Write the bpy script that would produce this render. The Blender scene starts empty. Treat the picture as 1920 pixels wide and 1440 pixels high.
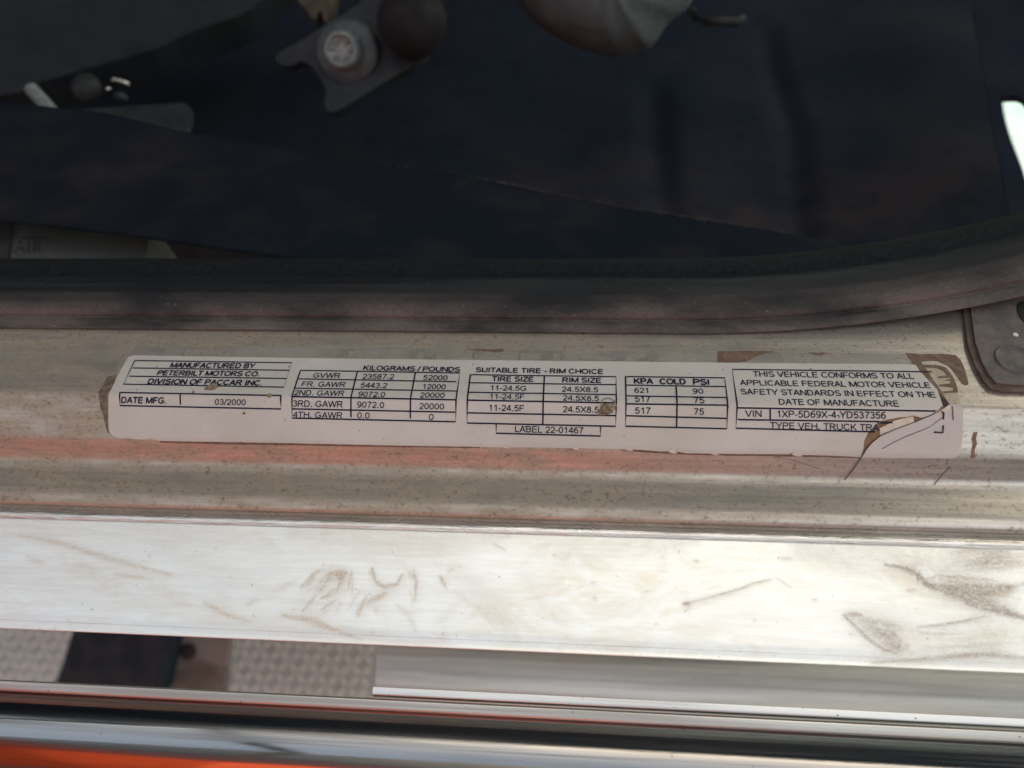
import bpy, bmesh, math, random
import numpy as np
from mathutils import Vector, Matrix, geometry
random.seed(7); rng = np.random.default_rng(7)
sc = bpy.context.scene
C = sc.collection
# ------------------------------------------------------------------ camera
F = 1387.0; D0 = 0.173; ALPHA = math.radians(52)
e1 = Vector((12.0, -.171, 1.0)).normalized()
e2 = (Vector((0, 1, 0)) - e1 * e1.y).normalized()
e3 = e1.cross(e2)
E = Matrix((e1, e2, e3))                                   # camera coords -> sill coords (x, a, b)
sa, ca = math.sin(ALPHA), math.cos(ALPHA)
B = Matrix(((1, 0, 0), (0, sa, -ca), (0, ca, sa)))         # sill coords -> world
O_cam = Vector((0, -(750.5 - 720) / F * D0, -D0))
CAM_S = -(E @ O_cam)                                       # camera in sill coords
CAM_W = B @ CAM_S
cd = bpy.data.cameras.new('camera'); cam = bpy.data.objects.new('camera', cd); C.objects.link(cam)
R3 = (B @ E).to_4x4(); R3.translation = CAM_W; cam.matrix_world = R3
cd.lens = 26.0; cd.sensor_width = 36 * 1920 * 26 / 36 / F / 26 * 36 / 36 if False else 1920 * 26 / F
cd.clip_start = .005; cd.clip_end = 400
cd.dof.use_dof = True; cd.dof.focus_distance = D0 + .002; cd.dof.aperture_fstop = 10.0
sc.camera = cam
# ------------------------------------------------------------------ sky, sun, exposure
SUN_EL, SUN_AZ = math.radians(64), math.radians(20)        # azimuth from +Y towards +X
w = bpy.data.worlds.new('World'); sc.world = w; w.use_nodes = True
nt = w.node_tree; bg = nt.nodes['Background']
sky = nt.nodes.new('ShaderNodeTexSky'); sky.sky_type = 'NISHITA'; sky.sun_disc = False
sky.sun_elevation = SUN_EL; sky.sun_rotation = SUN_AZ; sky.dust_density = 6.0; sky.air_density = 1.0
nt.links.new(sky.outputs[0], bg.inputs[0]); bg.inputs[1].default_value = .15
sl = bpy.data.lights.new('sun', 'SUN'); sl.energy = 3.6; sl.angle = math.radians(.5); sl.color = (1, .96, .91)
so = bpy.data.objects.new('sun', sl); C.objects.link(so)
sd = Vector((math.sin(SUN_AZ) * math.cos(SUN_EL), math.cos(SUN_AZ) * math.cos(SUN_EL), math.sin(SUN_EL)))
so.rotation_euler = (-sd).to_track_quat('-Z', 'Y').to_euler(); so.location = sd * 5
sc.view_settings.view_transform = 'Standard'; sc.view_settings.look = 'None'; sc.view_settings.gamma = 1
sc.view_settings.exposure = 1.75
sc.view_settings.use_white_balance = True
sc.view_settings.white_balance_temperature = 9800; sc.view_settings.white_balance_tint = 1
sc.render.engine = 'CYCLES'; sc.cycles.use_denoising = True; sc.cycles.max_bounces = 8
# ------------------------------------------------------------------ geometry helpers
def W(x, a, b): return B @ Vector((x, a, b))
def ray_s(px, py):
    return E @ Vector(((px - 960) / F, -(py - 720) / F, -1.0))
def at(px, py, depth):                                     # world point seen at pixel, at a depth along the view axis
    return B @ (CAM_S + ray_s(px, py) * depth)
def on_plane(px, py, p, n):
    d = B @ ray_s(px, py); t = (p - CAM_W).dot(n) / d.dot(n)
    return CAM_W + d * t
def onz(px, py, z): return on_plane(px, py, Vector((0, 0, z)), Vector((0, 0, 1)))
class Profile:                                             # a curve in the (a, b) plane, swept along x
    def __init__(s, pts, fil=.0004, n=5):
        out = [Vector(pts[0])]
        for i in range(1, len(pts) - 1):
            p0, p, p1 = Vector(pts[i - 1]), Vector(pts[i]), Vector(pts[i + 1])
            r0 = min(fil, (p - p0).length * .45); r1 = min(fil, (p1 - p).length * .45)
            q0 = p + (p0 - p).normalized() * r0; q1 = p + (p1 - p).normalized() * r1
            for k in range(n + 1):
                u = k / n; out.append(q0 * (1 - u) ** 2 + p * 2 * u * (1 - u) + q1 * u * u)
        out.append(Vector(pts[-1])); s.p = out
        s.t = [0.0]
        for i in range(1, len(out)): s.t.append(s.t[-1] + (out[i] - out[i - 1]).length)
        s.n = []
        for i in range(len(out)):
            d = (out[min(i + 1, len(out) - 1)] - out[max(i - 1, 0)]).normalized()
            s.n.append(Vector((d.y, -d.x)) if True else None)
        # make normals face the camera side (+b)
        if sum(n.y for n in s.n) < 0: s.n = [-n for n in s.n]
    def pos(s, x, t, lift=0):
        T = s.t
        i = int(np.clip(np.searchsorted(T, t) - 1, 0, len(T) - 2))
        u = (t - T[i]) / max(1e-9, T[i + 1] - T[i])
        q = s.p[i].lerp(s.p[i + 1], u); n = s.n[i].lerp(s.n[i + 1], min(1, max(0, u)))
        q = q + n.normalized() * lift
        return W(x, q.x, q.y)
    def hit(s, px, py):                                    # pixel -> (x, t)
        d = ray_s(px, py); best = None
        for i in range(len(s.p) - 1):
            p, q = s.p[i], s.p[i + 1]; e = q - p
            det = d.y * (-e.y) + e.x * d.z
            if abs(det) < 1e-12: continue
            rx, ry = p.x - CAM_S.y, p.y - CAM_S.z
            k = (rx * (-e.y) + e.x * ry) / det
            u = (d.y * ry - d.z * rx) / det
            lo = -1e9 if i == 0 else -1e-6; hi = 1e9 if i == len(s.p) - 2 else 1 + 1e-6
            if lo <= u <= hi and k > 0 and (best is None or k < best[0]):
                best = (k, CAM_S.x + d.x * k, s.t[i] + u * (s.t[i + 1] - s.t[i]))
        if best is None: return s.hit(px, py - 2) if py > 1100 else s.hit(px, py + 2)
        return best[1], best[2]
def walk(start, steps):                                    # steps: (py at px=960, tilt in degrees); goes along the tilt until that image row
    pts = [Vector(start)]
    for py, tilt in steps:
        d = ray_s(960, py); v = Vector((math.cos(math.radians(tilt)), -math.sin(math.radians(tilt))))
        p = pts[-1]; det = d.y * (-v.y) + v.x * d.z
        rx, ry = p.x - CAM_S.y, p.y - CAM_S.z
        u = (d.y * ry - d.z * rx) / det
        pts.append(p + v * u)
    return pts
def link(name, me, mat=None, parent=None, smooth=False):
    o = bpy.data.objects.new(name, me); C.objects.link(o)
    if mat: me.materials.append(mat)
    if smooth: me.polygons.foreach_set('use_smooth', [True] * len(me.polygons))
    if parent: o.parent = parent
    return o
def mesh(name, v, f, mat=None, parent=None, smooth=False):
    me = bpy.data.meshes.new(name); me.from_pydata([tuple(p) for p in v], [], f); me.update()
    return link(name, me, mat, parent, smooth)
def solid(o, th, off=-1):
    m = o.modifiers.new('thickness', 'SOLIDIFY'); m.thickness = th; m.offset = off; return o
def bevel(o, wd, seg=2):
    m = o.modifiers.new('bevel', 'BEVEL'); m.width = wd; m.segments = seg; m.limit_method = 'ANGLE'; m.angle_limit = .6
    return o
def thing(name, label, cat, group=None, loc=None):
    o = bpy.data.objects.new(name, None); C.objects.link(o); o.empty_display_size = .01
    o['label'] = label; o['category'] = cat
    if group: o['group'] = group
    return o
def tag(o, label, cat, group=None):
    o['label'] = label; o['category'] = cat
    if group: o['group'] = group
    return o
def struct(o): o['kind'] = 'structure'; return o
def sweep(prof, x0, x1, nx, name, mat, parent=None, smooth=True, off=None, lift=0):
    """extrude a Profile along x; off(x) -> (da, db) shifts it"""
    v = []; f = []; m = len(prof.p)
    for i in range(nx + 1):
        x = x0 + (x1 - x0) * i / nx; da, db = off(x) if off else (0, 0)
        for q in prof.p: v.append(W(x, q.x + da, q.y + db))
    for i in range(nx):
        for j in range(m - 1):
            a = i * m + j; f.append((a, a + m, a + m + 1, a + 1))
    return mesh(name, v, f, mat, parent, smooth)
def prism(name, pts, n, th, mat, parent=None):             # planar world polygon extruded along n by th
    k = len(pts); n = n.normalized()
    v = list(pts) + [p + n * th for p in pts]
    tri = geometry.tessellate_polygon([pts])
    f = [tuple(t) for t in tri] + [tuple(i + k for i in reversed(t)) for t in tri]
    f += [(i, (i + 1) % k, (i + 1) % k + k, i + k) for i in range(k)]
    o = mesh(name, v, f, mat, parent)
    bm = bmesh.new(); bm.from_mesh(o.data); bmesh.ops.recalc_face_normals(bm, faces=bm.faces); bm.to_mesh(o.data); bm.free()
    return o
def pix_prism(name, pix, depth, th, mat, parent=None, tilt=0, yaw=0):
    """outline seen at these pixels, on a plane through the outline's middle at a depth, tilted, with real thickness going away"""
    cx = sum(p[0] for p in pix) / len(pix); cy = sum(p[1] for p in pix) / len(pix)
    c = at(cx, cy, depth)
    n = Vector((math.sin(math.radians(yaw)), math.sin(math.radians(tilt)), math.cos(math.radians(tilt))))
    n = B @ (E @ n.normalized())
    pts = [on_plane(x, y, c, n) for x, y in pix]
    return prism(name, pts, -n, th, mat, parent)
def smooth_closed(pts, it=2):
    for _ in range(it):
        q = []
        for i in range(len(pts)):
            a, b = pts[i], pts[(i + 1) % len(pts)]
            q += [(a[0] * .75 + b[0] * .25, a[1] * .75 + b[1] * .25), (a[0] * .25 + b[0] * .75, a[1] * .25 + b[1] * .75)]
        pts = q
    return pts
def lathe(name, prof, c, axis, mat, parent=None, seg=32, smooth=True):
    axis = axis.normalized(); u = axis.orthogonal().normalized(); w_ = axis.cross(u)
    v = []; f = []
    for r, h in prof:
        for k in range(seg):
            an = 2 * math.pi * k / seg
            v.append(c + axis * h + (u * math.cos(an) + w_ * math.sin(an)) * r)
    for i in range(len(prof) - 1):
        for k in range(seg):
            a = i * seg + k; b = i * seg + (k + 1) % seg
            f.append((a, b, b + seg, a + seg))
    f.append(tuple(range(seg))[::-1]); f.append(tuple(range((len(prof) - 1) * seg, len(prof) * seg)))
    o = mesh(name, v, f, mat, parent, smooth)
    return o
def tube(name, pts, r, mat, parent=None, seg=10):
    v = []; f = []; n = len(pts)
    for i, p in enumerate(pts):
        d = (pts[min(i + 1, n - 1)] - pts[max(i - 1, 0)]).normalized(); u = d.orthogonal().normalized(); w_ = d.cross(u)
        rr = r[i] if isinstance(r, (list, tuple)) else r
        for k in range(seg):
            an = 2 * math.pi * k / seg; v.append(p + (u * math.cos(an) + w_ * math.sin(an)) * rr)
    for i in range(n - 1):
        for k in range(seg):
            a = i * seg + k; b = i * seg + (k + 1) % seg; f.append((a, b, b + seg, a + seg))
    f.append(tuple(range(seg))[::-1]); f.append(tuple(range((n - 1) * seg, n * seg)))
    return mesh(name, v, f, mat, parent, True)
def box(name, lo, hi, mat, parent=None):
    (x0, y0, z0), (x1, y1, z1) = lo, hi
    v = [(x, y, z) for x in (x0, x1) for y in (y0, y1) for z in (z0, z1)]
    f = [(0, 1, 3, 2), (4, 6, 7, 5), (0, 4, 5, 1), (2, 3, 7, 6), (0, 2, 6, 4), (1, 5, 7, 3)]
    return mesh(name, v, f, mat, parent)
# ------------------------------------------------------------------ material helpers
class NT:
    def __init__(s, name):
        s.m = bpy.data.materials.new(name); s.m.use_nodes = True; s.t = s.m.node_tree
        s.b = s.t.nodes['Principled BSDF']; s.co = s.t.nodes.new('ShaderNodeTexCoord').outputs['Object']
    def lk(s, a, b): s.t.links.new(a, b)
    def node(s, ty, **kw):
        n = s.t.nodes.new(ty)
        for k, v in kw.items(): setattr(n, k, v)
        return n
    def sill_co(s):                                        # coordinates in the sill's own axes
        n = s.node('ShaderNodeMapping'); n.vector_type = 'POINT'; n.inputs['Rotation'].default_value = (ALPHA - math.pi / 2, 0, 0)
        s.lk(s.co, n.inputs[0]); return n.outputs[0]
    def noise(s, scale, stretch=(1, 1, 1), detail=4, rough=.55, co=None, dist=0):
        mp = s.node('ShaderNodeMapping'); mp.inputs['Scale'].default_value = stretch
        s.lk(co or s.co, mp.inputs[0])
        n = s.node('ShaderNodeTexNoise'); n.inputs['Scale'].default_value = scale; n.inputs['Detail'].default_value = detail
        n.inputs['Roughness'].default_value = rough; n.inputs['Distortion'].default_value = dist
        s.lk(mp.outputs[0], n.inputs['Vector']); return n.outputs['Fac']
    def ramp(s, fac, lo, hi, a=0, b=1):
        n = s.node('ShaderNodeMapRange'); n.interpolation_type = 'SMOOTHSTEP'
        n.inputs['From Min'].default_value = lo; n.inputs['From Max'].default_value = hi
        n.inputs['To Min'].default_value = a; n.inputs['To Max'].default_value = b
        s.lk(fac, n.inputs['Value']); return n.outputs[0]
    def math(s, op, a, b=None):
        n = s.node('ShaderNodeMath', operation=op)
        for i, x in enumerate((a, b)):
            if x is None: continue
            if isinstance(x, (int, float)): n.inputs[i].default_value = x
            else: s.lk(x, n.inputs[i])
        return n.outputs[0]
    def mix(s, fac, a, b):
        n = s.node('ShaderNodeMix', data_type='RGBA')
        if isinstance(fac, (int, float)): n.inputs[0].default_value = fac
        else: s.lk(fac, n.inputs[0])
        for i, x in ((6, a), (7, b)):
            if isinstance(x, tuple): n.inputs[i].default_value = (*x, 1)
            else: s.lk(x, n.inputs[i])
        return n.outputs[2]
    def mixf(s, fac, a, b):
        n = s.node('ShaderNodeMix', data_type='FLOAT'); s.lk(fac, n.inputs[0])
        for i, x in ((2, a), (3, b)):
            if isinstance(x, (int, float)): n.inputs[i].default_value = x
            else: s.lk(x, n.inputs[i])
        return n.outputs[0]
    def attr(s, name):
        n = s.node('ShaderNodeAttribute', attribute_name=name); return n.outputs['Fac']
    def sep(s, co=None):
        n = s.node('ShaderNodeSeparateXYZ'); s.lk(co or s.co, n.inputs[0]); return n.outputs
    def bump(s, h, dist, strength=1.0, prev=None):
        n = s.node('ShaderNodeBump'); n.inputs['Distance'].default_value = dist; n.inputs['Strength'].default_value = strength
        s.lk(h, n.inputs['Height'])
        if prev: s.lk(prev, n.inputs['Normal'])
        s.lk(n.outputs[0], s.b.inputs['Normal']); return n.outputs[0]
    def set(s, **kw):
        for k, v in kw.items():
            i = s.b.inputs[{'col': 'Base Color', 'rough': 'Roughness', 'metal': 'Metallic', 'spec': 'Specular IOR Level', 'alpha': 'Alpha', 'coat': 'Coat Weight', 'trans': 'Transmission Weight', 'sheen': 'Sheen Weight'}[k]]
            if isinstance(v, tuple): i.default_value = (*v, 1)
            elif isinstance(v, (int, float)): i.default_value = v
            else: s.lk(v, i)
        return s
def simple(name, col, col2, rough=.6, metal=0, scale=300, bumpd=.0001, lo=.4, hi=.65, stretch=(1, 1, 1), bscale=None, spec=.5):
    n = NT(name); k = n.ramp(n.noise(scale, stretch), lo, hi)
    n.set(col=n.mix(k, col, col2), metal=metal, spec=spec, rough=n.ramp(n.noise(scale * 1.7, stretch), .3, .7, rough * .8, min(1, rough * 1.2)))
    if bumpd: n.bump(n.noise(bscale or scale * 4, stretch, 6), bumpd)
    return n.m

# --- brushed, dusty aluminium of the sill
def mat_sill():
    n = NT('dusty_brushed_aluminium'); co = n.sill_co(); X = n.sep(co)[0]
    fine = n.noise(900, (.03, 1, 1), 5, .7, co); streak = n.noise(260, (.05, 1, 1), 4, .6, co)
    left = n.ramp(X, -.02, .13, 1, 0)                      # dirt lies thicker towards the hinge side
    blot = n.noise(260, (.35, 1, 1), 8, .75, co); spec = n.noise(1100, (.8, 1, 1), 4, .75, co)
    alu = n.mix(n.ramp(fine, .35, .7), (.52, .52, .51), (.72, .715, .70))
    alu = n.mix(n.ramp(streak, .52, .68, 0, .45), alu, (.36, .34, .31))
    dust = n.mix(n.noise(500, (.6, 1, 1), 5, .7, co), (.24, .20, .15), (.46, .38, .285))
    cov = n.math('MULTIPLY', n.ramp(blot, .30, .70, .45, 1), n.math('ADD', n.math('MULTIPLY', left, .66), .24))
    dark = n.math('MULTIPLY', n.ramp(spec, .52, .68, 0, .85), n.ramp(blot, .4, .6, .3, .9))
    col = n.mix(cov, alu, dust); col = n.mix(dark, col, (.13, .105, .08))
    big = n.ramp(n.noise(520, (.8, 1, 1), 6, .75, co), .67, .76, 0, .6)
    col = n.mix(big, col, (.12, .09, .07))
    cov2 = n.math('MAXIMUM', cov, dark)
    n.set(col=col, metal=n.mixf(cov2, .95, .1), rough=n.mixf(cov2, .30, .62))
    h = n.math('ADD', n.math('MULTIPLY', fine, .6), n.math('MULTIPLY', spec, .5)); n.bump(h, .00006, .8)
    return n.m
def mat_plate():
    n = NT('satin_aluminium_with_mud_smears'); co = n.sill_co()
    a = n.attr('smear'); fib = n.noise(800, (.7, 1, 1), 8, .78, co, 3); big = n.noise(35, (.35, 1, 1), 5, .6, co)
    k = n.math('MULTIPLY', a, n.ramp(fib, .30, .62, .2, 1.2))
    k = n.math('MULTIPLY', n.math('MINIMUM', n.math('MULTIPLY', k, .85), .95), n.ramp(n.noise(2200, (.5, 1, 1), 4, .8, co), .25, .6, .45, 1))
    k = n.math('MULTIPLY', k, n.ramp(n.sep(co)[0], -.02, .08, .72, 1))
    haze = n.math('MULTIPLY', n.ramp(big, .40, .66, .08, .8), n.ramp(n.noise(90, (.5, 1, 1), 8, .72, co, 3), .38, .66))
    base = n.mix(n.ramp(n.noise(1200, (.08, 1, 1), 4, .6, co), .3, .7), (.91, .945, .94), (.83, .86, .86))
    base = n.mix(n.math('MULTIPLY', haze, .75), base, (.72, .66, .54))
    r = n.ramp(n.sep(co)[0], -.02, .06)
    mud = n.mix(r, (.57, .48, .31), (.47, .45, .37))
    pin = n.ramp(n.noise(900, (1, 1, 1), 2, .5, co), .74, .77, 0, .6)
    col = n.mix(k, base, mud); col = n.mix(pin, col, (.3, .27, .22))
    n.set(col=col, metal=n.mixf(k, .85, .0), rough=n.mixf(k, .34, .75))
    n.bump(n.math('ADD', n.math('MULTIPLY', n.noise(1500, (.15, 1, 1), 4, .6, co), .3), k), .00004, .6)
    return n.m
def mat_chrome(name='polished_chrome', base=(.80, .80, .80), r0=.06, r1=.22):
    n = NT(name); co = n.sill_co()
    d = n.noise(140, (.06, 1, 1), 5, .6, co); s = n.noise(1800, (.2, 1, 1), 3, .6, co)
    st2 = n.noise(420, (.012, 1, 1), 3, .6, co); dirt = n.math('MAXIMUM', n.ramp(d, .42, .70, 0, .6), n.ramp(st2, .45, .66, 0, .8)); pit = n.ramp(n.noise(700, (1, 1, 1), 2, .5, co), .73, .76, 0, .8)
    col = n.mix(dirt, base, tuple(c * .55 for c in base)); col = n.mix(pit, col, (.12, .11, .1))
    n.set(col=col, metal=1, rough=n.mixf(dirt, r0, r1)); n.bump(s, .000006, .6)
    return n.m
def mat_rubber():
    n = NT('dusty_black_rubber'); co = n.sill_co(); A = n.sep(co)
    gr = n.noise(1600, (.5, 1, 1), 4, .7, co); bl = n.noise(90, (.4, .8, .8), 6, .6, co)
    st = n.noise(300, (.04, 1, 1), 4, .6, co)
    dust = n.math('MULTIPLY', n.ramp(bl, .22, .66), n.ramp(n.attr('dust'), 0, 1, .02, 1))
    dust = n.math('MULTIPLY', dust, n.ramp(gr, .2, .7, .55, 1.1))
    col = n.mix(dust, n.mix(n.ramp(st, .4, .7), (.009, .013, .019), (.020, .025, .031)), (.165, .140, .132))
    fleck = n.ramp(n.noise(1300, (.7, 1, 1), 2, .5, co), .72, .76, 0, .55); col = n.mix(fleck, col, (.34, .30, .27))
    n.set(col=col, rough=n.mixf(dust, .55, .9), spec=.3)
    n.bump(n.math('ADD', gr, n.math('MULTIPLY', st, .8)), .00008, .7)
    return n.m
M_SILL = mat_sill(); M_PLATE = mat_plate(); M_CHROME = mat_chrome('polished_chrome', (.33, .335, .35), .08, .26); M_RUB = mat_rubber()
def mat_label(name, c0, c1, dirt=.35):
    n = NT(name); co = n.sill_co()
    a = n.ramp(n.noise(60, (.6, 1, 1), 5, .6, co), .35, .7); d = n.ramp(n.noise(520, (.7, 1, 1), 5, .7, co), .60, .78, 0, dirt)
    s = n.ramp(n.noise(1100, (1, 1, 1), 2, .5, co), .73, .77, 0, .6)
    col = n.mix(a, c0, c1); col = n.mix(d, col, (.40, .35, .28)); col = n.mix(s, col, (.16, .13, .11))
    n.set(col=col, rough=.34, spec=.5); n.bump(n.noise(160, (.5, 1, 1), 3, .5, co), .00008, .5)
    return n.m
M_LABEL = mat_label('printed_vinyl', (.61, .60, .59), (.54, .53, .505))
M_FLAP = mat_label('peeled_vinyl', (.58, .56, .56), (.53, .515, .52), .2)
M_INK = simple('navy_ink', (.008, .010, .035), (.02, .022, .055), .65, 0, 900, 0, spec=.15)
M_RES = simple('brown_adhesive', (.15, .095, .07), (.21, .14, .105), .75, 0, 600, .00008)
M_RES2 = simple('ochre_adhesive', (.26, .15, .08), (.19, .11, .065), .65, 0, 500, .00006)
M_RESD = simple('dark_adhesive', (.13, .095, .075), (.22, .17, .13), .7, 0, 700, .00008)
M_SCRAP = simple('yellowed_vinyl_scrap', (.42, .37, .28), (.55, .50, .40), .5, 0, 350, .0001)
M_PAPER = simple('torn_vinyl_core', (.62, .55, .48), (.72, .67, .61), .6, 0, 500, .0001)
M_MUD = simple('dried_mud', (.20, .155, .11), (.34, .28, .20), .85, 0, 900, .0002)
M_CRACK = simple('crack_dirt', (.035, .022, .022), (.07, .045, .04), .8, 0, 900, 0)
def mat_lam():
    n = NT('clear_laminate'); co = n.sill_co()
    s = n.noise(500, (.06, 1, 1), 5, .6, co); k = n.ramp(n.noise(90, (.5, 1, 1), 5, .6, co), .35, .7)
    n.set(col=n.mix(s, (.40, .395, .37), (.54, .53, .50)), rough=.28, spec=.6, alpha=n.mixf(k, .35, .6)); return n.m
M_LAM = mat_lam()

# ------------------------------------------------------------------ sill
up = walk((0, 0), [(545, 38)])[1:]
down = walk((0, 0), [(838, 7), (882, -18), (900, 22), (945, 40), (966, 18), (974, -25)])[1:]
SILL = Profile(list(reversed(up)) + [Vector((0, 0))] + down, fil=.0009, n=5)
XL, XR = -.40, .40
def xs_dense(n): return np.concatenate([np.linspace(XL, -.175, 12)[:-1], np.linspace(-.175, .165, n + 1), np.linspace(.165, XR, 12)[1:]])
lip0 = down[-1]
sill = thing('door_sill', 'dusty brushed aluminium door sill with stepped edges carrying the printed label', 'door sill')
def dense_sweep(prof, x0, x1, nx, step, name, mat, parent):
    ts = set(prof.t)
    for a, b in zip(prof.t[:-1], prof.t[1:]):
        k = int((b - a) / step)
        for i in range(1, k): ts.add(a + (b - a) * i / k)
    ts = sorted(ts); v = []; f = []; m = len(ts); xs = xs_dense(nx); nx = len(xs) - 1
    base = [prof.pos(0, t) for t in ts]
    for i in range(nx + 1):
        x = float(xs[i])
        for q in base: v.append((x, q.y, q.z))
    for i in range(nx):
        for j in range(m - 1):
            a = i * m + j; f.append((a, a + 1, a + m + 1, a + m))
    return mesh(name, v, f, mat, parent, True), ts, m
so_, _, _ = dense_sweep(SILL, XL, XR, 60, .002, 'sill_extrusion', M_SILL, sill)
solid(so_, .0022, -1)
# rolled rim of the sill where it meets the step plate
rim = walk(lip0, [(979, -35), (986, 70), (993, 25), (1000, 0)])
M_RIM = simple('worn_bright_aluminium', (.74, .73, .70), (.86, .85, .83), .3, .8, 400, .00012, stretch=(.15, 1, 1))
PR = Profile([lip0 + Vector((0, -.001))] + rim[1:], .0003, 4)
sweep(PR, XL, XR, 60, 'sill_rim', M_RIM, sill)

# ------------------------------------------------------------------ step plate
pl0 = rim[-1] + Vector((.0005, -.0012))
pls = walk(pl0, [(1190, 16), (1214, 12), (1222, 22)])
last = pls[-1]; pls += [last + Vector((.0006, -.010))]
PLATE = Profile(pls, .0004, 4)
plate = thing('step_plate', 'bright satin aluminium step plate smeared with brown mud between sill and gap', 'step plate')
po, pts_t, pm = dense_sweep(PLATE, XL, XR, 1300, .00024, 'tread_surface', M_PLATE, plate)
def stroke_px():
    L = []
    def z7(p, wd, d): L.append(([(x / 2, y / 2 + 940) for x, y in p], wd * .7, d * .85)); L.append(([(x / 2 + 2, y / 2 + 943) for x, y in p], wd * 2.6, d * .24))
    def z8(p, wd, d): L.append(([(960 + x / 2, y / 2 + 940) for x, y in p], wd * .5, d * .72)); L.append(([(961 + x / 2, y / 2 + 942) for x, y in p], wd * 1.7, d * .22))
    def poly8(P, d, n, wd):
        (x0, y0), (x1, y1), (x2, y2), (x3, y3) = P
        for k in range(n):
            u = (k + random.random()) / n; a = (x0 + (x3 - x0) * u, y0 + (y3 - y0) * u); b = (x1 + (x2 - x1) * u, y1 + (y2 - y1) * u)
            t0 = random.uniform(0, .45); t1 = random.uniform(.55, 1.0); m = lambda t: (a[0] + (b[0] - a[0]) * t, a[1] + (b[1] - a[1]) * t + 8 * math.sin(t * 3 + k))
            z8([m(t0), m((t0 + t1) / 2), m(t1)], random.uniform(.4, 1.3) * wd, d * random.uniform(.5, 1.1))
    z7([(70, 128), (200, 150), (330, 190), (440, 225), (560, 255), (640, 275)], 12, .55)
    z7([(70, 120), (330, 180)], 30, .2); z7([(430, 270), (570, 295)], 9, .45); z7([(280, 235), (370, 265)], 14, .3)
    z7([(100, 205), (170, 235)], 10, .4); z7([(0, 130), (60, 125)], 20, .3); z7([(560, 320), (720, 390)], 26, .25)
    z7([(765, 380), (850, 425), (940, 450)], 12, .6); z7([(770, 400), (960, 465)], 50, .16); z7([(820, 340), (860, 420)], 30, .2)
    z7([(1060, 428), (1160, 445), (1250, 480), (1350, 515)], 12, .75); z7([(1140, 440), (1220, 470)], 26, .4)
    z7([(1270, 265), (1280, 300)], 18, .9); z7([(1245, 275), (1300, 270)], 8, .7)
    z7([(1395, 250), (1410, 300), (1440, 322), (1490, 310), (1510, 270)], 8, .85); z7([(1385, 260), (1400, 290)], 6, .5)
    z7([(1550, 255), (1562, 300), (1555, 370)], 7, .7); z7([(1535, 265), (1548, 290)], 9, .5)
    z7([(1650, 280), (1672, 325)], 10, .6); z7([(1660, 290), (1715, 235)], 5, .4); z7([(1490, 390), (1535, 430), (1560, 490)], 12, .3)
    z7([(1700, 340), (1850, 430), (1870, 480)], 22, .2); z7([(1640, 460), (1720, 380)], 18, .18); z7([(1380, 380), (1450, 345)], 14, .65)
    z7([(1340, 430), (1375, 355)], 8, .65); z7([(920, 390), (970, 370)], 8, .5); z7([(1020, 340), (1110, 300)], 14, .3)
    for k in range(34):
        x = random.uniform(1120, 1330); y = random.uniform(285, 430)
        an = random.gauss(-.75, .25) if x < 1250 else random.gauss(-1.25, .2); ln = random.uniform(30, 100)
        z7([(x, y), (x + ln * .5 * math.cos(an), y + ln * .5 * math.sin(an)), (x + ln * math.cos(an), max(262, y + ln * math.sin(an)))], random.uniform(2.5, 7), random.uniform(.35, .8))
    z7([(1130, 370), (1300, 320)], 70, .2); z7([(1000, 110), (1650, 170)], 90, .14); z7([(1480, 110), (1640, 190)], 30, .2); z7([(960, 110), (1050, 190)], 30, .2)
    z7([(1190, 130), (1250, 115)], 6, .4); z7([(1850, 160), (1900, 185)], 5, .4); z7([(1410, 525), (1700, 540)], 10, .25)
    for k in range(12):
        x = random.uniform(1100, 1750); y = random.uniform(110, 500); an = random.uniform(.4, 1.1)
        z7([(x, y), (x + 50 * math.cos(an), y + 50 * math.sin(an)), (x + 95 * math.cos(an + .3), y + 95 * math.sin(an + .3))], random.uniform(4, 9), random.uniform(.1, .25))
    z8([(640, 385), (700, 372), (850, 330), (900, 308), (978, 290)], 5, .7); z8([(645, 385), (668, 384)], 13, .8)
    z8([(978, 276), (1045, 322)], 3, .4); z8([(1010, 215), (1050, 213)], 12, .3)
    z8([(0, 430), (60, 470), (110, 505)], 22, .15); z8([(40, 280), (110, 370), (200, 480)], 26, .13); z8([(20, 260), (130, 150)], 12, .14)
    z8([(520, 165), (562, 192), (568, 235)], 3, .3)
    for P, wd, d in (([(-40, 70), (500, 110), (1000, 140)], 60, .20), ([(-40, 260), (300, 300), (700, 390)], 60, .13), ([(500, 90), (760, 230), (1000, 330)], 46, .15), ([(700, 430), (1050, 470), (1500, 520)], 40, .18), ([(1100, 110), (1500, 150), (1900, 120)], 70, .26), ([(1700, 250), (1850, 380), (1930, 500)], 50, .15)):
        L.append(([(x / 2, y / 2 + 940) for x, y in P], wd * .8, d))
    L.append(([(960, 1000), (1100, 1030), (1300, 1012)], 44, .14)); L.append(([(1500, 1030), (1700, 1060), (1930, 1050)], 50, .20)); L.append(([(1600, 1160), (1750, 1200), (1930, 1190)], 50, .20))
    # big dried wedges at the right end
    z8([(1400, 238), (1480, 252), (1530, 285), (1560, 315), (1640, 345), (1700, 372)], 16, .95)
    z8([(1480, 250), (1530, 270), (1520, 300)], 14, .8)
    z8([(1690, 365), (1780, 395), (1860, 415), (1930, 440)], 30, .8); z8([(1580, 318), (1700, 340), (1800, 330), (1880, 320)], 32, .85)
    z8([(1560, 310), (1650, 350), (1800, 380)], 36, .6); z8([(1700, 385), (1800, 408), (1930, 440)], 8, 1)
    z8([(1770, 340), (1850, 350), (1930, 300)], 16, .6); z8([(1760, 215), (1930, 235)], 34, .45); z8([(1640, 195), (1720, 185), (1860, 190)], 14, .5)
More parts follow.
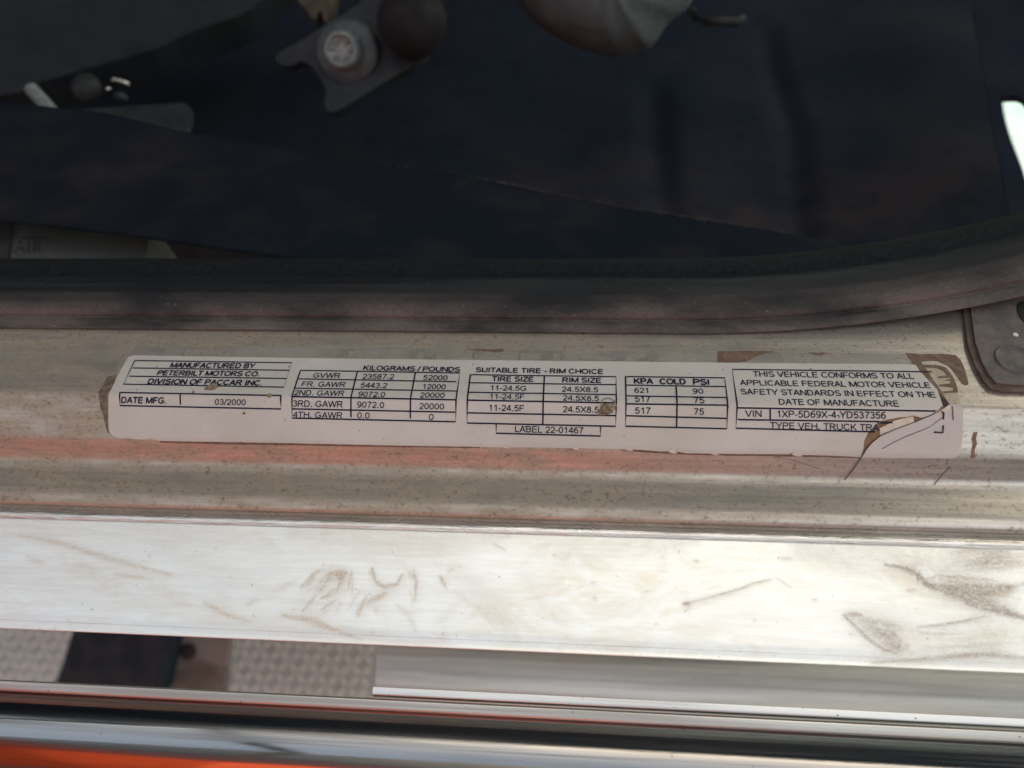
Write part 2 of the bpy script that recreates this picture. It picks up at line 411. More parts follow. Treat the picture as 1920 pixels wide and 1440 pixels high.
    z8([(1500, 240), (1560, 225)], 14, .45); z8([(1610, 262), (1700, 270), (1800, 268)], 12, .3)
    z8([(1245, 428), (1290, 470), (1335, 515), (1390, 555), (1440, 568)], 12, .8); z8([(1250, 425), (1310, 425)], 12, .9)
    z8([(1310, 445), (1400, 520), (1450, 560)], 50, .55); z8([(1340, 450), (1420, 470), (1440, 520), (1500, 565)], 34, .4)
    z8([(1520, 472), (1600, 465), (1690, 450), (1775, 430)], 8, .8); z8([(1510, 498), (1600, 495), (1700, 497)], 6, .5)
    z8([(1350, 605), (1580, 590), (1680, 582), (1760, 575), (1930, 585)], 12, .7); z8([(1650, 580), (1800, 568), (1930, 590)], 26, .45)
    poly8([(1480, 255), (1900, 300), (1930, 430), (1640, 345)], .5, 26, 9); poly8([(1560, 215), (1930, 175), (1930, 250), (1640, 260)], .38, 22, 7)
    poly8([(1290, 425), (1500, 470), (1520, 565), (1400, 560)], .4, 18, 9); poly8([(1500, 540), (1930, 520), (1930, 600), (1560, 600)], .28, 14, 7); poly8([(1560, 430), (1930, 450), (1930, 530), (1500, 520)], .16, 10, 8)
    z8([(1480, 335), (1530, 330)], 10, .45); z8([(1680, 530), (1850, 545)], 14, .25)
    for x, y in ((190, 215), (690, 223), (425, 162), (910, 445), (505, 337), (1135, 368), (305, 305), (160, 202), (1515, 402), (1800, 495), (1270, 497), (310, 361), (540, 458)):
        z8([(x - 8, y), (x + 9, y + 1)], random.uniform(3, 6), .6)
    for x, y in ((810, 175), (560, 203), (865, 285), (1100, 402), (1410, 408), (1395, 493), (255, 445), (205, 478), (1212, 236), (1660, 495), (950, 430)):
        z7([(x - 3, y), (x + 4, y)], 6, .8)
    return L
def paint(prof, ts, m, nx, x0, x1, strokes):
    """mud thickness per vertex, from strokes laid down in the surface's own (x, t) coordinates"""
    xs = xs_dense(nx); T = np.array(ts); a = np.zeros((len(xs), m))
    for pts, wd, d in strokes:
        q = np.array([prof.hit(*p) for p in pts]); r = wd / 2 / 8000.0
        lo = q.min(0) - 3 * r; hi = q.max(0) + 3 * r
        i0, i1 = np.searchsorted(xs, [lo[0], hi[0]]); j0, j1 = np.searchsorted(T, [lo[1], hi[1]])
        if i1 <= i0 or j1 <= j0: continue
        gx, gt = np.meshgrid(xs[i0:i1], T[j0:j1], indexing='ij'); best = np.full(gx.shape, 1e9)
        for k in range(len(q) - 1):
            e = q[k + 1] - q[k]; L2 = (e ** 2).sum() + 1e-12
            u = np.clip(((gx - q[k][0]) * e[0] + (gt - q[k][1]) * e[1]) / L2, 0, 1)
            dd = np.hypot(gx - q[k][0] - u * e[0], gt - q[k][1] - u * e[1]); uu = (k + u) / (len(q) - 1)
            rr = r * (.45 + .9 * np.sin(np.pi * np.clip(uu * .9 + .08, 0, 1)))
            best = np.minimum(best, dd / rr)
        val = d * np.clip((1.9 - best) / 1.5, 0, 1) ** 1.4
        s = a[i0:i1, j0:j1]; a[i0:i1, j0:j1] = np.maximum(s, val) + .25 * np.minimum(s, val)
    return np.clip(a, 0, 1)
mask = paint(PLATE, pts_t, pm, 1300, XL, XR, stroke_px())
at_ = po.data.attributes.new('smear', 'FLOAT', 'POINT'); at_.data.foreach_set('value', mask.astype(np.float32).ravel())
solid(po, .002, -1)

# ------------------------------------------------------------------ label
label = thing('certification_label', 'worn white printed vehicle data label with torn right end stuck across the sill bend', 'label')
def S(p): return SILL.hit(*p)
BEND_T = [t for t, q in zip(SILL.t, SILL.p) if -.016 < q.x < .0015]
def resample(pts, step=.0012, jit=0.0):
    out = []
    for i in range(len(pts)):
        a, b = pts[i], pts[(i + 1) % len(pts)]
        n = max(1, int(math.dist(a, b) / step))
        for k in range(n):
            u = k / n; out.append((a[0] + (b[0] - a[0]) * u + random.uniform(-jit, jit), a[1] + (b[1] - a[1]) * u + random.uniform(-jit, jit)))
    return out
def sheet(name, pix, lift, th, mat, parent, jit=0.0, step=.0012, rnd=0, curl=None):
    if rnd: pix = smooth_closed(pix, rnd)
    o2 = resample([S(p) for p in pix], step, jit)
    xs = [p[0] for p in o2]; ts = [p[1] for p in o2]
    pts = [Vector((p[0] * 1000, p[1] * 1000)) for p in o2]; n = len(pts)
    tl = [t for t in BEND_T if min(ts) < t < max(ts)]
    t = min(ts) + .0011
    while t < max(ts): tl.append(t); t += .0025
    for t in tl:
        x = min(xs) + .0007
        while x < max(xs): pts.append(Vector((x * 1000, t * 1000))); x += .0016
    r = geometry.delaunay_2d_cdt(pts, [(i, (i + 1) % n) for i in range(n)], [], 1, 1e-4)
    v = []
    for p in r[0]:
        l = lift + (curl(p[0] / 1000, p[1] / 1000) if curl else 0)
        v.append(SILL.pos(p[0] / 1000, p[1] / 1000, l))
    f = [tuple(q) for q in r[2] if len(q) > 2]
    o = mesh(name, v, f, mat, parent)
    me = o.data; nn = B @ Vector((0, .3, 1))
    if sum(pl.normal.dot(nn) for pl in me.polygons) < 0: me.flip_normals()
    if th: solid(o, th, -1)
    return o
# clear laminate border
sheet('clear_laminate', [(214, 703), (222, 686), (236, 664), (256, 649), (560, 652), (1025, 657), (1344, 659), (1698, 663), (1719, 687), (1700, 700), (900, 695), (250, 690), (226, 730), (213, 745), (209, 730)], .00004, .00004, M_LAM, label, .00002)
# brown adhesive left where vinyl is gone
sheet('adhesive_patch', [(1642, 786), (1690, 776), (1740, 775), (1772, 757), (1786, 762), (1770, 790), (1720, 806), (1664, 826), (1624, 850), (1614, 846), (1612, 822), (1626, 804)], .00007, .00005, M_RES2, label, .00006)
sheet('adhesive_patch', [(201, 706), (217, 703), (214, 722), (210, 740), (212, 800), (214, 818), (201, 811), (197, 789), (187, 762), (186, 735)], .00007, .00005, M_RESD, label, .00012)
sheet('adhesive_patch', [(1346, 659), (1400, 658), (1452, 659), (1420, 668), (1400, 677), (1372, 681), (1345, 680)], .00010, .00004, M_RES, label, .0001)
sheet('adhesive_patch', [(1517, 661), (1552, 661), (1538, 667), (1526, 665)], .00010, .00004, M_RES, label, .0001)
sheet('adhesive_patch', [(877, 655), (945, 655), (943, 659), (932, 662), (918, 659), (895, 659)], .00010, .00004, M_RES, label, .0001)
sheet('adhesive_patch', [(1697, 662.6), (1716, 663.5), (1727, 679), (1741, 699), (1779, 756), (1768, 761), (1752, 727), (1719, 687), (1708, 684), (1711, 680)], .00011, .00005, M_RES, label, .00006)
sheet('adhesive_patch', [(1716, 663.5), (1778, 664), (1793, 667), (1802, 676), (1808, 692), (1816, 720), (1810, 723), (1803, 720), (1795, 706), (1785, 694), (1776, 685), (1759, 677), (1741, 676), (1726, 679)], .00008, .00005, M_RES, label, .00012)
sheet('vinyl_scrap', [(1727, 683), (1757, 685), (1776, 690), (1786, 703), (1792, 722), (1798, 742), (1801, 757), (1780, 757), (1752, 716), (1735, 692)], .00005, .00003, M_SCRAP, label, .00012)
arc = [(1727, 684), (1755, 685), (1774, 690), (1785, 703), (1791, 718), (1796, 734), (1796, 737), (1768, 737), (1767, 734), (1787, 733), (1787, 727), (1761, 725), (1761, 721), (1783, 719), (1780, 714), (1768, 714), (1782, 711), (1779, 708), (1759, 710), (1759, 707), (1776, 704), (1769, 696), (1755, 690), (1733, 690)]
sheet('adhesive_patch', arc, .00012, .00005, M_RES, label, .00010)
sheet('adhesive_patch', [(1824, 811), (1832, 809), (1830, 822), (1831, 832), (1827, 845), (1829, 858), (1818, 860), (1821, 846), (1824, 832), (1821, 824)], .00006, .00005, M_RES2, label, .00012, .0006)
sheet('adhesive_patch', [(1736, 710), (1745, 720), (1779, 757), (1770, 763), (1766, 758), (1757, 732)], .00013, .00004, M_CRACK, label, .00003)
# main printed sheet
main = [(239, 673), (243, 669), (253, 667), (562, 672), (1025, 677.4), (1200, 678.8), (1373, 681), (1709, 683.7), (1717, 685), (1724, 696), (1746, 720), (1757, 731), (1762, 745), (1767, 761),
        (1757, 769), (1748, 777), (1728, 783.5), (1712, 779), (1700, 782), (1686, 782.6), (1664, 787), (1647, 790), (1639, 799), (1627, 811.5), (1620, 826), (1618.5, 840), (1614, 856.8),
        (1560, 854), (1500, 852.5), (1488, 848), (1478, 851.5), (1400, 851), (1330, 850), (1286, 849.3), (1260, 845), (1240, 846.5), (1200, 843), (1100, 840.5), (930, 838.2), (800, 836), (720, 834.6), (560, 831), (420, 828.5), (301, 826.5), (285, 823), (262, 820), (240, 822), (224, 821.5), (213, 818), (206, 811), (204, 800), (204, 741), (206, 735), (209, 731), (222, 704)]
sheet('printed_sheet', main, .00016, .00011, M_LABEL, label, .00002)
# brown line of old adhesive along the lower edge
sheet('adhesive_patch', [(300, 825), (720, 832), (900, 836), (900, 840), (720, 838), (560, 835), (420, 833), (300, 830)], .00006, .00004, M_RES, label, .00004)
sheet('adhesive_patch', [(1140, 838), (1290, 846), (1480, 850), (1614, 855), (1614, 859), (1480, 856), (1290, 853), (1176, 846)], .00006, .00004, M_RES, label, .00006)
for px_, py_, w_, h_ in ((1180, 843, 16, 4), (1262, 847, 18, 5), (1494, 852, 22, 6), (1340, 851, 16, 4), (950, 839, 12, 3), (1080, 841, 12, 3), (264, 822, 40, 4)):
    sheet('vinyl_scrap', [(px_ - w_ / 2, py_), (px_ - w_ / 4, py_ - h_ * .6), (px_ + w_ / 4, py_ - h_ * .3), (px_ + w_ / 2, py_ + h_ * .5), (px_, py_ + h_ * .5)], .00022, .00006, M_PAPER, label, .00006, .0006)
# peeled corner and torn strip
flapedge = [(1779, 759), (1790, 759), (1800, 760.5), (1804.6, 766), (1804.5, 800), (1804, 822), (1801, 840), (1799, 849), (1794, 855), (1786, 859), (1760, 859), (1700, 858.5), (1614, 857.6), (1622, 844), (1634, 829.5), (1650, 817), (1680, 804), (1713.4, 792), (1746, 778), (1762, 770)]
def cf(x, t):
    return .00012 * math.exp(-((x - S((1700, 797))[0]) / .02) ** 2) * max(0, 1 - abs(t - S((1700, 797))[1]) / .003)
sheet('peeled_corner', flapedge, .00024, .00011, M_FLAP, label, .00001)
sheet('torn_strip', [(1649, 803), (1660, 797), (1677, 789), (1695, 785), (1711, 781), (1713, 788), (1714, 791), (1690, 800), (1660, 812), (1650, 816)], .0002, .00008, M_PAPER, label, .00008)
sheet('torn_strip', [(1752, 772), (1772, 762), (1779, 760), (1782, 764), (1775, 772), (1755, 778)], .00028, .0001, M_PAPER, label, .00012)
# cracks
def line_st(pts_st, wd, lift, verts, faces, seg=.001):
    """flat ribbon through surface points"""
    P = []
    for i in range(len(pts_st) - 1):
        a, b = pts_st[i], pts_st[i + 1]; ts = [0.0, 1.0]
        for t in BEND_T:
            if (a[1] - t) * (b[1] - t) < 0: ts.append((t - a[1]) / (b[1] - a[1]))
        for u in sorted(ts)[(1 if i else 0):]: P.append((a[0] + (b[0] - a[0]) * u, a[1] + (b[1] - a[1]) * u))
    base = len(verts); n = len(P)
    for i, p in enumerate(P):
        q0, q1 = P[max(i - 1, 0)], P[min(i + 1, n - 1)]; dx, dt = q1[0] - q0[0], q1[1] - q0[1]; L = math.hypot(dx, dt) or 1
        ww = wd[i] if isinstance(wd, list) else wd
        nx_, nt_ = -dt / L * ww / 2, dx / L * ww / 2
        verts.append(SILL.pos(p[0] + nx_, p[1] + nt_, lift)); verts.append(SILL.pos(p[0] - nx_, p[1] - nt_, lift))
    for i in range(n - 1):
        k = base + 2 * i; faces.append((k, k + 1, k + 3, k + 2))
def fix_norm(o):
    nn = B @ Vector((0, .3, 1)); me = o.data
    bm = bmesh.new(); bm.from_mesh(me)
    for f in bm.faces:
        f.normal_update()
        if f.normal.dot(nn) < 0: f.normal_flip()
    bm.to_mesh(me); bm.free(); return o
def ribbon(name, pix, wpx, lift, mat, parent):
    v = []; f = []; line_st([S(p) for p in pix], wpx / 8000, lift, v, f)
    return fix_norm(mesh(name, v, f, mat, parent))
ribbon('crack', [(1622, 844), (1614, 856), (1600, 877), (1590, 890), (1583, 900)], 1.8, .00038, M_CRACK, label)
ribbon('crack', [(1781.6, 875), (1768, 888), (1758, 901), (1751, 909)], 1.5, .00004, M_CRACK, sill)
ribbon('crack', [(1652, 842), (1675, 829), (1701, 817), (1725, 808), (1740, 801.6)], 1.1, .0004, M_CRACK, label)
ribbon('crack', [(1740, 801.6), (1754, 792), (1764, 784)], .8, .0004, M_CRACK, label)
ribbon('crack', [(1784, 763), (1785, 775), (1786, 788)], 1.6, .0004, M_CRACK, label)
ribbon('crack', [(1622, 844), (1634, 829.5), (1650, 817), (1680, 804), (1713, 792), (1746, 778), (1764, 768), (1779, 759)], 1.5, .0004, M_CRACK, label)
ribbon('crack', [(1450, 857), (1480, 861), (1510, 870), (1537, 879)], .8, .00004, M_CRACK, sill)
ribbon('crack', [(1270, 698), (1270, 760), (1269, 846)], .5, .00017, M_SCRAP, label)
# --- printing
INK = .00024; PW = 2.9
def arc(cx, cy, rx, ry, a0, a1, n=9):
    return [(cx + rx * math.cos(math.radians(a0 + (a1 - a0) * i / n)), cy + ry * math.sin(math.radians(a0 + (a1 - a0) * i / n))) for i in range(n + 1)]
T, Mi = .94, .53                                           # stroke centre lines: top, middle; the bottom is .06
B0 = .06
GLYPH = {                                                  # (advance, strokes) with a cap height of 1
 'A': (.93, [[(.06, 0), (.45, 1.0)], [(.45, 1.0), (.84, 0)], [(.20, .34), (.70, .34)]]),
 'B': (.93, [[(.14, 0), (.14, 1)], [(.14, T)] + arc(.52, .735, .22, .205, 90, -90) + [(.14, Mi)], [(.14, Mi)] + arc(.55, .295, .24, .235, 90, -90) + [(.14, B0)]]),
 'C': (1.0, [arc(.51, .5, .40, .44, 38, 322, 18)]),
 'D': (1.0, [[(.14, 0), (.14, 1)], [(.14, T), (.44, T)] + arc(.46, .5, .38, .44, 85, -85, 12) + [(.44, B0), (.14, B0)]]),
 'E': (.93, [[(.15, 0), (.15, 1)], [(.15, T), (.80, T)], [(.15, .52), (.76, .52)], [(.15, B0), (.82, B0)]]),
 'F': (.85, [[(.15, 0), (.15, 1)], [(.15, T), (.77, T)], [(.15, .50), (.69, .50)]]),
 'G': (1.09, [arc(.54, .5, .43, .44, 38, 325, 18), [(.56, .44), (.95, .44)], [(.93, .44), (.93, .14)]]),
 'H': (1.0, [[(.14, 0), (.14, 1)], [(.86, 0), (.86, 1)], [(.14, .53), (.86, .53)]]),
 'I': (.39, [[(.19, 0), (.19, 1)]]),
 'K': (.93, [[(.14, 0), (.14, 1)], [(.82, 1), (.14, .34)], [(.38, .56), (.86, 0)]]),
 'L': (.78, [[(.13, 0), (.13, 1)], [(.13, B0), (.72, B0)]]),
 'M': (1.16, [[(.13, 0), (.13, 1)], [(.13, 1), (.58, .05)], [(.58, .05), (1.03, 1)], [(1.03, 1), (1.03, 0)]]),
 'N': (1.0, [[(.13, 0), (.13, 1)], [(.15, .98), (.85, .02)], [(.87, 0), (.87, 1)]]),
 'O': (1.09, [arc(.54, .5, .44, .44, 0, 360, 22)]),
 'P': (.93, [[(.14, 0), (.14, 1)], [(.14, T)] + arc(.56, .71, .25, .23, 90, -90) + [(.14, .48)]]),
 'R': (1.0, [[(.14, 0), (.14, 1)], [(.14, T)] + arc(.59, .72, .24, .22, 90, -90) + [(.14, .50)], [(.52, .48), (.89, 0)]]),
 'S': (.93, [arc(.46, .745, .33, .20, 20, 180, 9) + arc(.46, .735, .33, .21, 185, 265, 5) + arc(.46, .275, .36, .23, 88, 0, 6) + arc(.46, .275, .36, .22, -5, -160, 10)]),
 'T': (.85, [[(.42, 0), (.42, 1)], [(.03, T), (.82, T)]]),
 'U': (1.0, [[(.14, 1), (.14, .40)] + arc(.5, .40, .36, .345, 180, 360, 14) + [(.86, .40), (.86, 1)]]),
 'V': (.93, [[(.05, 1), (.46, 0)], [(.46, 0), (.87, 1)]]),
 'W': (1.32, [[(.05, 1), (.36, 0)], [(.36, 0), (.66, 1)], [(.66, 1), (.96, 0)], [(.96, 0), (1.27, 1)]]),
 'X': (.93, [[(.07, 1), (.86, 0)], [(.86, 1), (.07, 0)]]),
 'Y': (.93, [[(.05, 1), (.46, .42)], [(.87, 1), (.46, .42)], [(.46, .44), (.46, 0)]]),
 'Z': (.85, [[(.08, T), (.78, T)], [(.78, T), (.06, B0)], [(.06, B0), (.80, B0)]]),
 '0': (.78, [arc(.39, .5, .28, .44, 0, 360, 20)]),
 '1': (.78, [[(.47, 0), (.47, 1)], [(.47, .95), (.36, .83), (.18, .74)]]),
 '2': (.78, [arc(.39, .70, .27, .24, 170, -10, 10) + [(.60, .50), (.28, .24), (.14, .10)], [(.09, B0), (.70, B0)]]),
 '3': (.78, [arc(.37, .73, .24, .21, 160, -75, 9) + [(.34, .53)], [(.34, .53)] + arc(.38, .295, .28, .235, 80, -160, 11)]),
 '4': (.78, [[(.55, 0), (.55, 1)], [(.55, .97), (.06, .30)], [(.04, .29), (.74, .29)]]),
 '5': (.78, [[(.66, T), (.24, T)], [(.24, .97), (.14, .46)], [(.15, .48)] + arc(.38, .335, .28, .28, 120, -155, 12)]),
 '6': (.78, [arc(.39, .33, .27, .27, 0, 360, 16), arc(.47, .50, .35, .44, 60, 180, 9) + [(.12, .34)]]),
 '7': (.78, [[(.09, T), (.70, T)], [(.70, .93), (.50, .66), (.37, .34), (.31, 0)]]),
 '8': (.78, [arc(.39, .74, .22, .20, 0, 360, 14), arc(.39, .295, .27, .235, 0, 360, 16)]),
 '9': (.78, [arc(.39, .67, .27, .27, 0, 360, 16), arc(.31, .50, .35, .44, -120, 0, 9) + [(.66, .66)]]),
 '.': (.39, [[(.09, .08), (.27, .08)]]), '-': (.47, [[(.05, .36), (.42, .36)]]), '/': (.39, [[(0, -.02), (.39, 1.02)]]), ' ': (.39, []),
}
def table(lines, texts):
    v = []; f = []
    for k, ln in enumerate(lines): line_st([S(p) for p in ln], PW / 8000, INK + k * 2e-7, v, f)
    t = fix_norm(mesh('printed_table', v, f, M_INK, label)) if v else None
    for tx in texts: lettering(tx, t)
    return t
def lettering(tx, parent):
    st, xl, yl, xr, yr, cap, wt = tx
    wt = {.022: .25, .02: .23, .016: .225, .012: .22, .014: .22}.get(wt, .165)
    A = S((xl, yl)); Bq = S((xr, yr)); xm, ym = (xl + xr) / 2, (yl + yr) / 2
    h = S((xm, ym - cap))[1] - S((xm, ym))[1]
    total = sum(GLYPH[c][0] for c in st); lo = .08; span = total - .16
    v = []; f = []; cur = 0; cnt_ = 0
    for c in st:
        adv, strokes = GLYPH[c]
        for q in strokes:
            P = []
            for gx, gy in q:
                k = (cur + gx - lo) / span
                P.append((A[0] + (Bq[0] - A[0]) * k, A[1] + (Bq[1] - A[1]) * k + h * gy))
            line_st(P, abs(h) * (wt if c != '.' else .18), INK + 1e-6 + (cnt_ % 7) * 3e-7, v, f); cnt_ += 1
        cur += adv
    return fix_norm(mesh('lettering', v, f, M_INK, parent or label))
bo, rg = .014, .0
table([[(253.7, 677), (547.6, 681.3), (533, 727), (232, 721.2), (253.7, 677)], [(249, 690.9), (543.5, 695.4)], [(242.4, 706.3), (538.5, 710.8)]],
      [('MANUFACTURED BY', 319.2, 690, 476.7, 691.6, 9, .022), ('PETERBILT MOTORS CO.', 294.7, 704.4, 486.5, 706.8, 9, .022), ('DIVISION OF PACCAR INC.', 277, 720.6, 491.3, 724, 9.6, .022)])
table([[(225.8, 736.7), (527.3, 742.3), (527.3, 767), (226.4, 760.6), (225.8, 736.7)], [(339, 739.5), (339.2, 759.2)]],
      [('DATE MFG.', 228.5, 755.8, 312.7, 757, 11.4, .02), ('03/2000', 403.6, 759.2, 460.7, 760, 10.9, .002)])
table([[(563.9, 695.4), (862.5, 700.5), (855.4, 750.5), (854.6, 791), (548.4, 784), (548.4, 744), (563.9, 695.4)], [(670.7, 697.3), (658.9, 744.8), (658.6, 782.5)], [(779.2, 699.6), (770.2, 748.5), (769.7, 785)],
       [(559.6, 711.4), (856, 716.8)], [(554, 728.8), (856.8, 734.2)], [(548.4, 744.3), (856, 750.2)], [(547.8, 766.8), (853.5, 773)]],
      [('KILOGRAMS / POUNDS', 681.6, 695.1, 862, 698.4, 8.8, .016), ('GVWR', 587.2, 709.4, 637, 710, 9.4, .004), ('FR. GAWR', 565.3, 725.7, 646.8, 727, 9.6, .004), ('2ND. GAWR', 551.8, 742, 644.6, 743.4, 9.6, .004),
       ('3RD. GAWR', 549.8, 762.6, 642.6, 764.2, 11.9, .003), ('4TH. GAWR', 550.4, 783.1, 642, 784.6, 11.3, .003),
       ('23587.2', 679.7, 711.6, 737.9, 712.2, 9.6, .003), ('5443.2', 676, 728, 725.2, 729, 9.6, .003), ('9072.0', 671.8, 744.6, 721.3, 745.6, 9.4, .003), ('9072.0', 670.1, 764.3, 720.2, 765.3, 11.3, .003), ('0.0', 670.4, 784.4, 692.9, 785, 11.2, .003),
       ('52000', 793.6, 713.5, 838.3, 714.3, 9.5, .003), ('12000', 791.6, 730.4, 834.9, 731.2, 9.5, .003), ('20000', 787.7, 746.2, 833, 747, 9.5, .003), ('20000', 786.6, 767.2, 832.4, 768.2, 11.3, .003), ('0', 804.8, 787.4, 813, 787.6, 11.3, .003)])
table([[(882.2, 703.6), (1155, 707.5), (1155.5, 755.3), (1154.1, 799.5), (876, 793.3), (876.6, 751), (882.2, 703.6)], [(1020.8, 705.5), (1018.6, 753), (1017.8, 796.4)], [(880.5, 718.7), (1155, 722.4)], [(878.5, 736.5), (1155, 741)], [(876.8, 750.8), (1155, 755.9)], [(876.4, 774.2), (1155, 779.5)],
       [(930.6, 794.6), (930.6, 812.4), (1126, 817.7), (1126, 799)]],
      [('SUITABLE TIRE - RIM CHOICE', 892.6, 698.8, 1131, 702.4, 8.8, .016), ('TIRE SIZE', 923, 715.8, 1000.3, 716.9, 9.2, .012), ('RIM SIZE', 1054.6, 718, 1127.4, 719, 9.2, .012),
       ('11-24.5G', 919, 733, 987, 734, 9.6, .003), ('24.5X8.5', 1053.8, 735.6, 1121.3, 736.6, 9.6, .003), ('11-24.5F', 917.6, 749, 982.9, 750, 9.4, .003), ('24.5X8.5', 1055.8, 751.6, 1122.7, 752.8, 9.4, .003),
       ('11-24.5F', 916.2, 770.3, 982.6, 771.5, 11.6, .003), ('24.5X8.5', 1055.8, 773, 1122.5, 774.3, 11.6, .003), ('LABEL 22-01467', 966, 810.1, 1093.4, 813.3, 11.8, .004)])
table([[(1172.8, 707.1), (1358.7, 709.6), (1364, 759), (1362.4, 804), (1172.8, 799.3), (1172.8, 707.1)], [(1267.4, 724.6), (1268.3, 801.6)], [(1172.8, 723.1), (1360, 726)], [(1172.8, 743.2), (1362, 746.5)], [(1172.8, 757.6), (1364, 760.2)], [(1172.8, 779.6), (1363, 784.7)]],
      [('KPA', 1189.2, 720.4, 1223.9, 720.9, 10.2, .022), ('COLD', 1237.7, 721.2, 1285.8, 721.8, 10.2, .022), ('PSI', 1300.4, 722.2, 1330.3, 722.6, 10.2, .022), ('621', 1190.3, 737.6, 1217.3, 738, 9.7, .003), ('90', 1299.3, 739.2, 1318.6, 739.4, 9.7, .003),
       ('517', 1191, 754.2, 1219.1, 754.6, 10.4, .003), ('75', 1301, 756.6, 1320.5, 756.9, 10.4, .003), ('517', 1191, 775.9, 1219.1, 776.3, 12, .003), ('75', 1301, 777.7, 1319.4, 778, 12, .003)])
table([[(1747, 698.3), (1372.6, 693.6), (1381.7, 764.7), (1379.5, 803), (1640, 809.8)][::-1][::1], [(1381.7, 764.9), (1756, 771)], [(1383.2, 786.9), (1648, 790.6)], [(1443.7, 766.3), (1443.6, 788.4)]],
      [('THIS VEHICLE CONFORMS TO ALL', 1413.4, 707.2, 1714.2, 711.5, 10.2, .003), ('APPLICABLE FEDERAL MOTOR VEHICLE', 1389, 723.5, 1745.2, 728.6, 10.2, .003), ('SAFETY STANDARDS IN EFFECT ON THE', 1389.7, 740.4, 1755, 746.5, 10.4, .003),
       ('DATE OF MANUFACTURE', 1460.8, 759.4, 1686.1, 763.2, 10.6, .003), ('VIN', 1398, 781.5, 1427.3, 782, 12.3, .006), ('1XP-5D69X-4-YD537356', 1456.4, 782.5, 1660.2, 785.4, 12.8, .003), ('TYPE VEH. TRUCK TRA', 1444.4, 803.6, 1647, 808, 12, .006)])
INK = .00039
v = []; f = []
for ln in ([(1763, 772), (1767.8, 774), (1767, 787)], [(1767, 798), (1766.3, 811.3), (1749.6, 810.6)], [(1649, 793), (1672, 792.5)]): line_st([S(p) for p in ln], PW / 8000, INK + .00005, v, f)
fix_norm(mesh('printed_line', v, f, M_INK, label))
# dirt on the label: lumps with real height
def blob(name, pix, h, mat, parent, lift=.00016, jit=.0001):
    cx = sum(p[0] for p in pix) / len(pix); cy = sum(p[1] for p in pix) / len(pix)
    c = S((cx, cy)); out = [S(p) for p in smooth_closed(pix, 1)]; v = []; f = []
    rings = (1, .82, .55, .28)
    for i, r in enumerate(rings):
        hh = h * (1 - r * r) ** .5 if r < 1 else 0
        for p in out:
            v.append(SILL.pos(c[0] + (p[0] - c[0]) * r + random.uniform(-jit, jit) * .6, c[1] + (p[1] - c[1]) * r + random.uniform(-jit, jit) * .6, lift + hh * random.uniform(.7, 1.2)))
    n = len(out)
    for i in range(len(rings) - 1):
        for k in range(n): f.append((i * n + k, i * n + (k + 1) % n, (i + 1) * n + (k + 1) % n, (i + 1) * n + k))
    v.append(SILL.pos(c[0], c[1], lift + h)); z = len(v) - 1; b = (len(rings) - 1) * n
    for k in range(n): f.append((b + k, b + (k + 1) % n, z))
    return fix_norm(mesh(name, v, f, mat, parent))
blob('dirt_spot', [(380, 732), (388, 725), (397, 722), (402, 716), (410, 725), (406, 730), (396, 733)], .0004, M_MUD, label)
blob('dirt_spot', [(359, 736), (364, 733), (367, 736), (362, 739)], .0002, M_MUD, label)
blob('dirt_spot', [(500, 742), (505, 738), (512, 741), (508, 746), (503, 746)], .0005, M_MUD, label)
blob('dirt_spot', [(455, 774), (459, 772), (462, 776), (457, 778)], .0003, M_MUD, label)
blob('dirt_spot', [(1124, 762), (1136, 755), (1150, 757), (1156, 764), (1148, 773), (1134, 777), (1122, 780), (1122, 775)], .0009, M_MUD, label, jit=.0002)
ribbon('dirt_ring', [(1125, 760), (1128, 752), (1136, 748), (1146, 749), (1153, 755), (1156, 763)], 2.0, .00034, M_MUD, label)
ribbon('dirt_ring', [(1120, 779), (1135, 778), (1150, 773)], 1.4, .0004, M_RES2, label)
for k in range(60):
    x = random.uniform(230, 1600); y = random.uniform(672, 848); r = random.uniform(.5, 1.4)
    blob('dirt_spot', [(x - r * random.uniform(1, 2.5), y), (x, y - r), (x + r * random.uniform(1, 2.5), y), (x, y + r)], .0001, M_MUD if random.random() < .6 else M_CRACK, label, .00017, .00002)

for k in range(26):
    x = random.uniform(240, 1580); y = random.uniform(676, 842); an = random.gauss(.6, .9); ln = random.uniform(3, 12)
    ribbon('scratch', [(x, y), (x + ln * .5 * math.cos(an), y + ln * .5 * math.sin(an)), (x + ln * math.cos(an + .3), y + ln * math.sin(an + .3))], random.uniform(.35, .7), .00017, random.choice((M_MUD, M_RESD, M_PAPER)), label)
for k in range(16):
    x = random.uniform(100, 1850); y = random.uniform(850, 950); an = random.gauss(.2, .8); ln = random.uniform(8, 40)
    ribbon('scratch', [(x, y), (x + ln * .5 * math.cos(an), y + ln * .4 * math.sin(an)), (x + ln * math.cos(an + .2), y + ln * .7 * math.sin(an + .2))], random.uniform(.3, .6), .00003, M_RESD, sill)

